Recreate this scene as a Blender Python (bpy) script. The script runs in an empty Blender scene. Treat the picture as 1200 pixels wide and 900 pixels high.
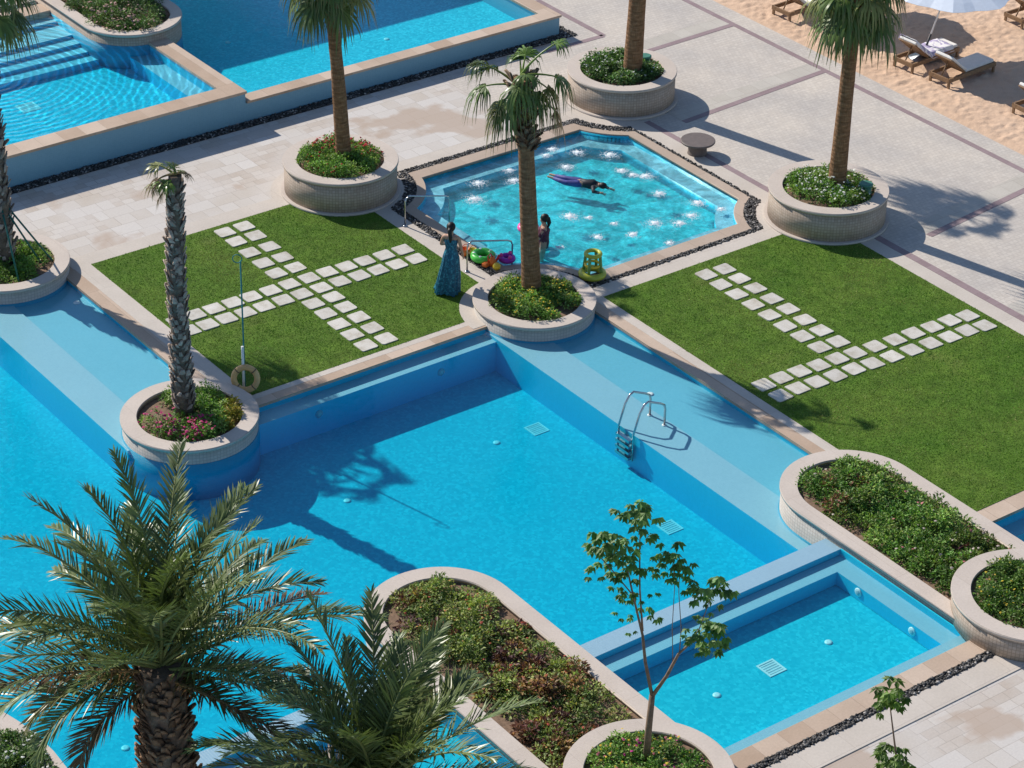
import bpy, math, random
import numpy as np
from mathutils import Vector
from mathutils.geometry import tessellate_polygon

rng = np.random.default_rng(11)
random.seed(11)
SC = bpy.context.scene
COL = SC.collection
PI = math.pi

# ------------------------------------------------------------------ camera (metres; z = 0 is the deck)
CAM = np.array([-28.1933, -37.9872, 27.0])
RT = np.array([0.80404687, -0.59422451, 0.02014589])
UP = np.array([0.29200373, 0.42417295, 0.85721125])
FW = np.array([0.51792128, 0.68335535, -0.5145707])
FPX = 3037.8
RH = np.array([RT[0], RT[1], 0]); RH /= np.linalg.norm(RH)      # level directions: to the right / away
AW = np.array([FW[0], FW[1], 0]); AW /= np.linalg.norm(AW)


def at(px, py, z=0.0):
    """Point of the level plane z that is seen at a pixel of the 1200 x 900 photograph."""
    d = FW * FPX + RT * (px - 600) - UP * (py - 450)
    t = (z - CAM[2]) / d[2]
    p = CAM + d * t
    return (float(p[0]), float(p[1]), z)


# ------------------------------------------------------------------ materials
MAT = {}


class NT:
    def __init__(self, name):
        self.m = bpy.data.materials.new(name)
        self.m.use_nodes = True
        self.t = self.m.node_tree
        self.t.nodes.clear()
        self.out = self.n('ShaderNodeOutputMaterial')

    def n(self, typ, **kw):
        nd = self.t.nodes.new(typ)
        for k, v in kw.items():
            setattr(nd, k, v)
        return nd

    def l(self, a, b):
        self.t.links.new(a, b)

    def val(self, nd, **kw):
        for k, v in kw.items():
            k = k.replace('_', ' ')
            s = nd.inputs[k]
            if hasattr(v, 'is_output') or isinstance(v, bpy.types.NodeSocket):
                self.l(v, s)
            else:
                s.default_value = v
        return nd

    def coord(self, which='Object', scale=(1, 1, 1), rot=(0, 0, 0), loc=(0, 0, 0)):
        tc = self.n('ShaderNodeTexCoord')
        mp = self.n('ShaderNodeMapping')
        mp.inputs['Scale'].default_value = scale
        mp.inputs['Rotation'].default_value = rot
        mp.inputs['Location'].default_value = loc
        self.l(tc.outputs[which], mp.inputs['Vector'])
        return mp.outputs[0]

    def noise(self, vec, scale, detail=3, rough=0.55, dist=0.0):
        nd = self.n('ShaderNodeTexNoise')
        self.l(vec, nd.inputs['Vector'])
        self.val(nd, Scale=scale, Detail=detail, Roughness=rough, Distortion=dist)
        return nd.outputs['Fac']

    def ramp(self, fac, stops):
        nd = self.n('ShaderNodeValToRGB')
        e = nd.color_ramp.elements
        while len(e) < len(stops):
            e.new(0.5)
        for el, (p, c) in zip(e, stops):
            el.position = p
            el.color = (c, c, c, 1) if not isinstance(c, (tuple, list)) else (*c[:3], 1)
        self.l(fac, nd.inputs[0])
        return nd.outputs[0]

    def mix(self, fac, a, b, mode='MIX'):
        nd = self.n('ShaderNodeMix', data_type='RGBA', blend_type=mode)
        ins = [s for s in nd.inputs if s.enabled or True]
        F, A, B = nd.inputs[0], nd.inputs[6], nd.inputs[7]
        for s, v in ((F, fac), (A, a), (B, b)):
            if isinstance(v, bpy.types.NodeSocket):
                self.l(v, s)
            elif isinstance(v, (tuple, list)):
                s.default_value = (*v[:3], 1)
            else:
                s.default_value = v
        return nd.outputs[2]

    def math(self, op, a, b=0.0):
        nd = self.n('ShaderNodeMath', operation=op)
        for s, v in zip(nd.inputs, (a, b)):
            if isinstance(v, bpy.types.NodeSocket):
                self.l(v, s)
            else:
                s.default_value = v
        return nd.outputs[0]

    def bump(self, h, strength=0.3, dist=0.02):
        nd = self.n('ShaderNodeBump')
        self.l(h, nd.inputs['Height'])
        self.val(nd, Strength=strength, Distance=dist)
        return nd.outputs[0]

    def pbsdf(self, color, rough=0.6, metal=0.0, normal=None, spec=0.4):
        nd = self.n('ShaderNodeBsdfPrincipled')
        self.val(nd, Roughness=rough, Metallic=metal)
        nd.inputs['Specular IOR Level'].default_value = spec
        s = nd.inputs['Base Color']
        if isinstance(color, bpy.types.NodeSocket):
            self.l(color, s)
        else:
            s.default_value = (*color, 1)
        if normal is not None:
            self.l(normal, nd.inputs['Normal'])
        return nd

    def done(self, sh):
        self.l(sh.outputs[0] if hasattr(sh, 'outputs') else sh, self.out.inputs['Surface'])
        MAT[self.m.name] = self.m
        return self.m


def plain(name, c, rough=0.5, metal=0.0, var=0.15, scale=8.0, spec=0.4):
    t = NT(name)
    v = t.coord()
    f = t.noise(v, scale, 4)
    a = tuple(x * (1 - var) for x in c)
    b = tuple(min(1, x * (1 + var)) for x in c)
    t.done(t.pbsdf(t.ramp(f, [(0.3, a), (0.7, b)]), rough, metal, t.bump(f, 0.15, 0.01), spec))


def stone(name, c1, c2, bw=0.8, bh=0.6, mortar=0.006, mc=(0.3, 0.26, 0.22), use='UV', var=0.5, speck=0.12, rough=0.75, stain=None, offset=0.5, squash=1.0, rot=0.0):
    t = NT(name)
    v = t.coord(use, rot=(0, 0, rot))
    br = t.n('ShaderNodeTexBrick', offset=offset, squash=squash)
    t.l(v, br.inputs['Vector'])
    br.inputs['Color1'].default_value = (*c1, 1)
    br.inputs['Color2'].default_value = (*c2, 1)
    br.inputs['Mortar'].default_value = (*mc, 1)
    t.val(br, Scale=1.0)
    br.inputs['Mortar Size'].default_value = mortar
    br.inputs['Mortar Smooth'].default_value = 0.3
    br.inputs['Bias'].default_value = 0.0
    br.inputs['Brick Width'].default_value = bw
    br.inputs['Row Height'].default_value = bh
    n1 = t.noise(v, 1.3, 4)
    n2 = t.noise(v, 22, 5, 0.7)
    c = t.mix(0.35 * var * 2, br.outputs['Color'], t.ramp(n1, [(0.3, tuple(x * 0.85 for x in c1)), (0.7, tuple(min(1, x * 1.1) for x in c2))]))
    c = t.mix(1.0, c, t.ramp(n2, [(0.2, 1 - speck), (0.8, 1 + speck)]), 'MULTIPLY')
    if stain:
        n3 = t.noise(v, stain[1], 3, 0.5, 0.4)
        c = t.mix(t.ramp(n3, [(stain[2], 0.0), (stain[2] + 0.03, stain[3])]), c, stain[0])
    h = t.math('ADD', t.math('MULTIPLY', br.outputs['Fac'], -1.0), t.math('MULTIPLY', n2, 0.35))
    t.done(t.pbsdf(c, rough, 0, t.bump(h, 0.35, 0.008)))


def make_materials():
    stone('kerb_stone', (0.52, 0.46, 0.395), (0.57, 0.51, 0.445), 0.9, 3.0, 0.004, (0.38, 0.33, 0.28))
    stone('rim_stone', (0.53, 0.455, 0.39), (0.57, 0.495, 0.43), 0.7, 3.0, 0.004, (0.42, 0.35, 0.29))
    stone('coping_stone', (0.40, 0.285, 0.20), (0.58, 0.46, 0.36), 0.55, 3.0, 0.005, (0.30, 0.22, 0.16), var=0.35)
    stone('coping_grey', (0.38, 0.29, 0.22), (0.49, 0.39, 0.31), 0.9, 3.0, 0.005, (0.24, 0.18, 0.14), var=0.35)
    # irregular ashlar paving: two brick grids of different module mixed, plus brown stain patches
    t = NT('ashlar_paving')
    v = t.coord('UV')
    def brick(bw, bh, off, c1, c2):
        br = t.n('ShaderNodeTexBrick', offset=off, offset_frequency=3, squash=0.65, squash_frequency=2)
        t.l(v, br.inputs['Vector'])
        br.inputs['Color1'].default_value = (*c1, 1); br.inputs['Color2'].default_value = (*c2, 1)
        br.inputs['Mortar'].default_value = (0.33, 0.28, 0.235, 1)
        t.val(br, Scale=1.0)
        br.inputs['Mortar Size'].default_value = 0.006
        br.inputs['Mortar Smooth'].default_value = 0.4
        br.inputs['Brick Width'].default_value = bw; br.inputs['Row Height'].default_value = bh
        return br
    b1 = brick(0.42, 0.21, 0.37, (0.58, 0.53, 0.475), (0.46, 0.39, 0.325))
    b2 = brick(0.63, 0.42, 0.6, (0.60, 0.565, 0.525), (0.49, 0.43, 0.365))
    pick = t.n('ShaderNodeTexBrick', offset=0.5)
    t.l(v, pick.inputs['Vector'])
    pick.inputs['Color1'].default_value = (0, 0, 0, 1); pick.inputs['Color2'].default_value = (1, 1, 1, 1)
    t.val(pick, Scale=1.0)
    pick.inputs['Mortar Size'].default_value = 0.0
    pick.inputs['Brick Width'].default_value = 1.26; pick.inputs['Row Height'].default_value = 0.84
    pk = t.ramp(pick.outputs['Color'], [(0.45, 0.0), (0.5, 1.0)])
    c = t.mix(pk, b1.outputs['Color'], b2.outputs['Color'])
    n1 = t.noise(v, 0.9, 4); n2 = t.noise(v, 25, 4, 0.7)
    c = t.mix(t.ramp(n1, [(0.35, 0.0), (0.65, 0.6)]), c, (0.57, 0.535, 0.50))
    c = t.mix(1.0, c, t.ramp(n2, [(0.2, 0.9), (0.8, 1.1)]), 'MULTIPLY')
    n3 = t.noise(t.coord('UV', loc=(3.1, 1.7, 0)), 0.42, 5, 0.5, 0.3)
    c = t.mix(t.ramp(n3, [(0.57, 0.0), (0.61, 0.75)]), c, (0.43, 0.33, 0.255))
    h = t.math('ADD', t.math('MULTIPLY', b1.outputs['Fac'], -0.8), t.math('MULTIPLY', n2, 0.5))
    t.done(t.pbsdf(c, 0.75, 0, t.bump(h, 0.3, 0.006)))

    t = NT('setts_paving')       # small grey-beige setts of the promenade
    v = t.coord('UV')
    br = t.n('ShaderNodeTexBrick', offset=0.5)
    t.l(v, br.inputs['Vector'])
    br.inputs['Color1'].default_value = (0.58, 0.535, 0.48, 1); br.inputs['Color2'].default_value = (0.52, 0.475, 0.425, 1)
    br.inputs['Mortar'].default_value = (0.45, 0.41, 0.375, 1)
    t.val(br, Scale=1.0)
    br.inputs['Mortar Size'].default_value = 0.006; br.inputs['Brick Width'].default_value = 0.12; br.inputs['Row Height'].default_value = 0.12
    n1 = t.noise(v, 0.6, 5); n2 = t.noise(v, 14, 4, 0.7)
    c = t.mix(1.0, br.outputs['Color'], t.ramp(n1, [(0.3, (0.86, 0.86, 0.87)), (0.7, (1.1, 1.07, 1.02))]), 'MULTIPLY')
    c = t.mix(1.0, c, t.ramp(n2, [(0.2, 0.87), (0.8, 1.1)]), 'MULTIPLY')
    t.done(t.pbsdf(c, 0.8, 0, t.bump(n2, 0.3, 0.006)))
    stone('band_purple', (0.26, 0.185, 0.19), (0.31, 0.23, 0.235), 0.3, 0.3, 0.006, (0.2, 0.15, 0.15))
    stone('band_beige', (0.46, 0.42, 0.36), (0.52, 0.48, 0.42), 0.45, 0.45, 0.006, (0.35, 0.3, 0.26))
    stone('mosaic_beige', (0.40, 0.31, 0.235), (0.50, 0.41, 0.33), 0.07, 0.07, 0.006, (0.24, 0.185, 0.145), offset=0.0, var=0.4)
    stone('mosaic_pale', (0.50, 0.45, 0.39), (0.58, 0.53, 0.47), 0.07, 0.07, 0.006, (0.33, 0.30, 0.27), offset=0.0, var=0.4)
    # pool mosaics
    stone('pool_tile', (0.21, 0.47, 0.575), (0.23, 0.50, 0.60), 0.05, 0.05, 0.003, (0.24, 0.48, 0.575), offset=0.0, var=0.15, speck=0.03, rough=0.4)
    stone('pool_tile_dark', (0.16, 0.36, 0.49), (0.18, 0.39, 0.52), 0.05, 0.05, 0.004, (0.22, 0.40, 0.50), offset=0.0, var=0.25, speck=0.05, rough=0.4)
    stone('pool_tile_deep', (0.006, 0.55, 0.76), (0.012, 0.58, 0.80), 0.05, 0.05, 0.003, (0.02, 0.55, 0.74), offset=0.0, var=0.15, speck=0.03, rough=0.4)
    stone('pool_tile_mid', (0.13, 0.45, 0.575), (0.15, 0.48, 0.60), 0.05, 0.05, 0.003, (0.16, 0.46, 0.575), offset=0.0, var=0.15, speck=0.03, rough=0.4)
    stone('pool_tile_shade_tint', (0.006, 0.32, 0.50), (0.012, 0.35, 0.53), 0.05, 0.05, 0.003, (0.02, 0.33, 0.49), offset=0.0, var=0.15, speck=0.03, rough=0.4)  # darker tile copy: underwater shade of the planter walls put into the colour
    stone('weir_tile', (0.29, 0.47, 0.585), (0.31, 0.495, 0.61), 0.05, 0.05, 0.003, (0.32, 0.49, 0.585), offset=0.0, var=0.15, speck=0.03, rough=0.3)
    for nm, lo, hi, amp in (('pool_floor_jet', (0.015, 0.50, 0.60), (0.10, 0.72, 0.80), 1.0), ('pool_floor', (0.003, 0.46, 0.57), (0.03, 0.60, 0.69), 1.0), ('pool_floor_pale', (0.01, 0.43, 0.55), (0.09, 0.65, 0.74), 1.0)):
        t = NT(nm)          # sunlight grain of the rippled water, painted as speckle into the tile colour
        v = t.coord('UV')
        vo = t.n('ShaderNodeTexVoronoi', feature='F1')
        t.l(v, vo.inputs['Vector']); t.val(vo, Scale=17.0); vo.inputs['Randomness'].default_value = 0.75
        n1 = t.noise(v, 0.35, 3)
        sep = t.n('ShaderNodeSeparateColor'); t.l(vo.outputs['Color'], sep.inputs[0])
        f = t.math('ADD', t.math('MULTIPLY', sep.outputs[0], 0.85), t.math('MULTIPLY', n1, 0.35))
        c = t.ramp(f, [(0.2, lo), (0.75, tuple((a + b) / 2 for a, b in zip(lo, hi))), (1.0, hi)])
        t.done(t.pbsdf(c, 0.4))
    t = NT('white_slab')
    gi = t.n('ShaderNodeObjectInfo')
    v = t.coord('Object')
    ad = t.n('ShaderNodeVectorMath', operation='ADD'); t.l(v, ad.inputs[0]); t.l(gi.outputs['Location'], ad.inputs[1])
    n1 = t.noise(ad.outputs[0], 3.5, 5, 0.65); n2 = t.noise(ad.outputs[0], 30, 3, 0.7)
    c = t.ramp(n1, [(0.32, (0.44, 0.40, 0.33)), (0.5, (0.57, 0.54, 0.48)), (0.7, (0.64, 0.61, 0.56))])
    c = t.mix(1.0, c, t.ramp(n2, [(0.2, 0.9), (0.8, 1.1)]), 'MULTIPLY')
    c = t.mix(1.0, c, t.ramp(gi.outputs['Random'], [(0.0, 0.88), (1.0, 1.06)]), 'MULTIPLY')
    t.done(t.pbsdf(c, 0.85, 0, t.bump(n1, 0.3, 0.01)))
    plain('soil', (0.20, 0.13, 0.085), 0.95, var=0.35, scale=14)
    plain('earth', (0.30, 0.24, 0.18), 0.95)
    plain('gravel_bed', (0.035, 0.032, 0.03), 0.9)
    plain('chrome', (0.50, 0.51, 0.52), 0.16, 1.0, 0.03)
    plain('white_plastic', (0.80, 0.80, 0.78), 0.4, var=0.03)
    plain('grate_grey', (0.45, 0.55, 0.58), 0.5)
    plain('wood', (0.27, 0.165, 0.09), 0.6, var=0.3, scale=12)
    plain('table_brown', (0.15, 0.12, 0.105), 0.55, var=0.12)
    plain('cushion', (0.76, 0.74, 0.70), 0.9, var=0.05)
    plain('canopy_cloth', (0.66, 0.72, 0.80), 0.85, var=0.04)
    plain('metal_grey', (0.30, 0.30, 0.31), 0.4, 0.6)
    plain('dark_metal', (0.06, 0.06, 0.065), 0.5, 0.3)
    plain('buoy_orange', (0.66, 0.40, 0.17), 0.55, var=0.12)
    plain('buoy_strap', (0.12, 0.085, 0.06), 0.8)
    plain('pole_teal', (0.02, 0.20, 0.20), 0.45)
    plain('prop_green', (0.015, 0.13, 0.10), 0.5)
    plain('lid_green', (0.06, 0.20, 0.14), 0.5)
    plain('skin', (0.50, 0.29, 0.20), 0.55, var=0.05)
    plain('hair', (0.012, 0.010, 0.009), 0.5)
    plain('swim_black', (0.012, 0.014, 0.022), 0.6)
    plain('swim_purple', (0.06, 0.065, 0.24), 0.6, var=0.35, scale=14)
    plain('swim_maroon', (0.13, 0.03, 0.05), 0.7, var=0.6, scale=25)
    plain('toy_green', (0.08, 0.55, 0.07), 0.35, var=0.1)
    plain('toy_orange', (0.85, 0.20, 0.03), 0.35, var=0.1)
    plain('toy_yellow', (0.85, 0.60, 0.05), 0.35, var=0.1)
    plain('toy_purple', (0.35, 0.03, 0.38), 0.35, var=0.15)
    plain('toy_pink', (0.85, 0.08, 0.35), 0.35, var=0.1)
    plain('toy_red', (0.70, 0.04, 0.04), 0.35, var=0.1)
    plain('toy_white', (0.80, 0.80, 0.78), 0.35, var=0.05)
    plain('toy_lime', (0.50, 0.52, 0.06), 0.35, var=0.1)
    plain('toy_olive', (0.20, 0.36, 0.10), 0.35, var=0.1)
    plain('foam_white', (0.80, 0.86, 0.88), 0.6, var=0.04)
    # teal dress with a small pale print
    t = NT('dress_teal')
    v = t.coord('UV', scale=(1, 1, 1))
    n = t.noise(v, 16, 2, 0.5, 1.0)
    t.done(t.pbsdf(t.ramp(n, [(0.42, (0.006, 0.075, 0.14)), (0.56, (0.01, 0.14, 0.22)), (0.66, (0.05, 0.28, 0.36))]), 0.55))
    # towel white with violet print
    t = NT('towel_print')
    v = t.coord()
    n = t.noise(v, 4.5, 2, 0.5, 0.8)
    t.done(t.pbsdf(t.ramp(n, [(0.48, (0.78, 0.77, 0.78)), (0.56, (0.40, 0.35, 0.52))]), 0.9))
    # grass
    t = NT('lawn_base')
    v = t.coord()
    n1 = t.noise(v, 0.55, 4, 0.6); n2 = t.noise(v, 30, 4, 0.7); n3 = t.noise(v, 3.2, 4, 0.65)
    c = t.ramp(n1, [(0.3, (0.070, 0.150, 0.014)), (0.62, (0.105, 0.18, 0.022)), (0.8, (0.16, 0.19, 0.045))])
    c = t.mix(1.0, c, t.ramp(n3, [(0.3, 0.72), (0.7, 1.25)]), 'MULTIPLY')
    c = t.mix(1.0, c, t.ramp(n2, [(0.25, 0.6), (0.75, 1.4)]), 'MULTIPLY')
    t.done(t.pbsdf(c, 0.9, 0, t.bump(n2, 0.8, 0.03), 0.2))
    # sand
    t = NT('sand')
    v = t.coord()
    n1 = t.noise(v, 0.5, 4); n2 = t.noise(v, 40, 3, 0.7); n3 = t.noise(v, 5.5, 4, 0.6)
    c = t.ramp(n1, [(0.3, (0.58, 0.40, 0.275)), (0.7, (0.66, 0.475, 0.34))])
    c = t.mix(1.0, c, t.ramp(n2, [(0.2, 0.85), (0.8, 1.15)]), 'MULTIPLY')
    t.done(t.pbsdf(c, 0.95, 0, t.bump(n3, 0.5, 0.06), 0.15))
    # leaves: colour of each leaf from its own attribute, thin-leaf translucency
    for nm, rough, tr in (('leaf', 0.5, 0.32), ('frond_leaf', 0.34, 0.14), ('petal', 0.7, 0.2), ('grass_blade', 0.6, 0.15)):
        t = NT(nm)
        a = t.n('ShaderNodeAttribute', attribute_name='tint')
        p = t.pbsdf(a.outputs['Color'], rough, 0, None, 0.35)
        tl = t.n('ShaderNodeBsdfTranslucent')
        t.l(t.mix(1.0, a.outputs['Color'], (1.0, 1.15, 0.5), 'MULTIPLY'), tl.inputs['Color'])
        mx = t.n('ShaderNodeMixShader')
        mx.inputs[0].default_value = tr
        t.l(p.outputs[0], mx.inputs[1]); t.l(tl.outputs[0], mx.inputs[2])
        t.done(mx)
    t = NT('pebble')
    a = t.n('ShaderNodeAttribute', attribute_name='tint')
    t.done(t.pbsdf(a.outputs['Color'], 0.6))
    # palm trunks
    t = NT('trunk_smooth')
    v = t.coord('UV')
    n1 = t.noise(t.coord('UV', scale=(2, 9, 1)), 2.0, 4, 0.6); n2 = t.noise(t.coord('UV', scale=(14, 2, 1)), 3.0, 4, 0.65)
    c = t.ramp(n1, [(0.3, (0.15, 0.075, 0.038)), (0.55, (0.27, 0.15, 0.078)), (0.8, (0.40, 0.26, 0.15))])
    c = t.mix(1.0, c, t.ramp(n2, [(0.25, 0.62), (0.75, 1.3)]), 'MULTIPLY')
    wv = t.n('ShaderNodeTexWave', wave_type='BANDS', bands_direction='Y')
    t.l(v, wv.inputs['Vector']); t.val(wv, Scale=2.6, Distortion=3.0, Detail=3.0)
    c = t.mix(1.0, c, t.ramp(wv.outputs['Fac'], [(0.0, 0.84), (0.3, 1.0), (1.0, 1.04)]), 'MULTIPLY')
    t.done(t.pbsdf(c, 0.85, 0, t.bump(t.math('ADD', t.math('ADD', n1, n2), t.math('MULTIPLY', wv.outputs['Fac'], 0.4)), 0.6, 0.03), 0.2))
    t = NT('trunk_rough')
    v = t.coord('UV')
    n1 = t.noise(v, 9, 5, 0.7); n2 = t.noise(v, 2.5, 3)
    c = t.ramp(n1, [(0.3, (0.09, 0.068, 0.052)), (0.6, (0.20, 0.15, 0.115)), (0.8, (0.32, 0.26, 0.21))])
    c = t.mix(1.0, c, t.ramp(n2, [(0.3, 0.8), (0.7, 1.2)]), 'MULTIPLY')
    t.done(t.pbsdf(c, 0.9, 0, t.bump(n1, 0.8, 0.05), 0.15))
    t = NT('boot_bark')
    a = t.n('ShaderNodeAttribute', attribute_name='tint')
    n1 = t.noise(t.coord(), 16, 4, 0.7)
    c = t.mix(1.0, a.outputs['Color'], t.ramp(n1, [(0.25, 0.6), (0.75, 1.35)]), 'MULTIPLY')
    t.done(t.pbsdf(c, 0.9, 0, None, 0.15))
    plain('twig', (0.20, 0.135, 0.09), 0.85, var=0.3, scale=10)


def water(name, scale=11.0, amp=0.0, bumps=0.25, bscale=7.0, big=0.0, rings=None, absorb=(0.20, 0.90, 0.97), dens=1.0, scatter=0.0):
    """Clear pool water: Fresnel reflection over a transparent surface whose tint has ripple light painted in as nets and rings, with an absorbing volume."""
    t = NT(name)
    v = t.coord()
    n1 = t.noise(v, scale, 2, 0.5, 0.6)
    g = t.ramp(n1, [(0.36, 1 - amp), (0.5, 1.0 - amp * 0.25), (0.62, 1 + amp * 1.15)])
    hgt = t.noise(v, bscale, 3, 0.55)
    if big:
        nb = t.noise(v, 1.15, 3, 0.55, 2.2)
        g = t.mix(1.0, g, t.ramp(nb, [(0.32, 1 - big), (0.5, 1.0), (0.66, 1 + big)]), 'MULTIPLY')
        hgt = t.math('ADD', hgt, t.math('MULTIPLY', nb, 2.0))
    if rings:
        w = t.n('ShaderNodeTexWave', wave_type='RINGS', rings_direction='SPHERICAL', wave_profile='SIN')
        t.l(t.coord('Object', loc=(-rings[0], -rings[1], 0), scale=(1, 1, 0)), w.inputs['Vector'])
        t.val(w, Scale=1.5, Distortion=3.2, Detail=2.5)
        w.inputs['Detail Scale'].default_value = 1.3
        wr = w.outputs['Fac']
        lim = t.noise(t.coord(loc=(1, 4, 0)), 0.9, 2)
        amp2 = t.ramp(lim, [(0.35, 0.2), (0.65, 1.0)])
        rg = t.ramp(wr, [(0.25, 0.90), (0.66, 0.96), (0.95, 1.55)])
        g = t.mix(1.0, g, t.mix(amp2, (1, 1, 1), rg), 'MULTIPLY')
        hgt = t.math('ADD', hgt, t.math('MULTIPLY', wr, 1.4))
    bp = t.bump(hgt, bumps, 0.03)
    tr = t.n('ShaderNodeBsdfTransparent')
    t.l(g, tr.inputs['Color'])  # bright and dim ripple light is painted through this tint
    gl = t.n('ShaderNodeBsdfGlossy')
    gl.inputs['Roughness'].default_value = 0.06
    t.l(bp, gl.inputs['Normal'])
    fr = t.n('ShaderNodeFresnel')
    gm = t.n('ShaderNodeNewGeometry')      # same reflectance from both faces of the surface
    t.l(t.math('ADD', 1.33, t.math('MULTIPLY', gm.outputs['Backfacing'], 1 / 1.33 - 1.33)), fr.inputs['IOR'])
    t.l(bp, fr.inputs['Normal'])
    mx = t.n('ShaderNodeMixShader')
    t.l(fr.outputs[0], mx.inputs[0]); t.l(tr.outputs[0], mx.inputs[1]); t.l(gl.outputs[0], mx.inputs[2])
    va = t.n('ShaderNodeVolumeAbsorption')
    va.inputs['Color'].default_value = (*absorb, 1)
    va.inputs['Density'].default_value = dens
    vo = va.outputs[0]
    if scatter:          # water full of fine air bubbles
        vs_ = t.n('ShaderNodeVolumeScatter')
        vs_.inputs['Color'].default_value = (0.40, 0.96, 1.0, 1); vs_.inputs['Density'].default_value = scatter; vs_.inputs['Anisotropy'].default_value = 0.2
        ad = t.n('ShaderNodeAddShader'); t.l(vo, ad.inputs[0]); t.l(vs_.outputs[0], ad.inputs[1]); vo = ad.outputs[0]
    t.l(vo, t.out.inputs['Volume'])
    t.done(mx)


make_materials()
water('water_main')
water('water_raised')
water('water_round', scale=9.0, amp=0.08, bumps=0.7, bscale=5.0, big=0.26, scatter=0.33, absorb=(0.10, 0.95, 0.985))
water('water_rings', scale=7.0, amp=0.03, bumps=0.3, rings=at(-20, 92, 0.77)[:2])


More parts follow.
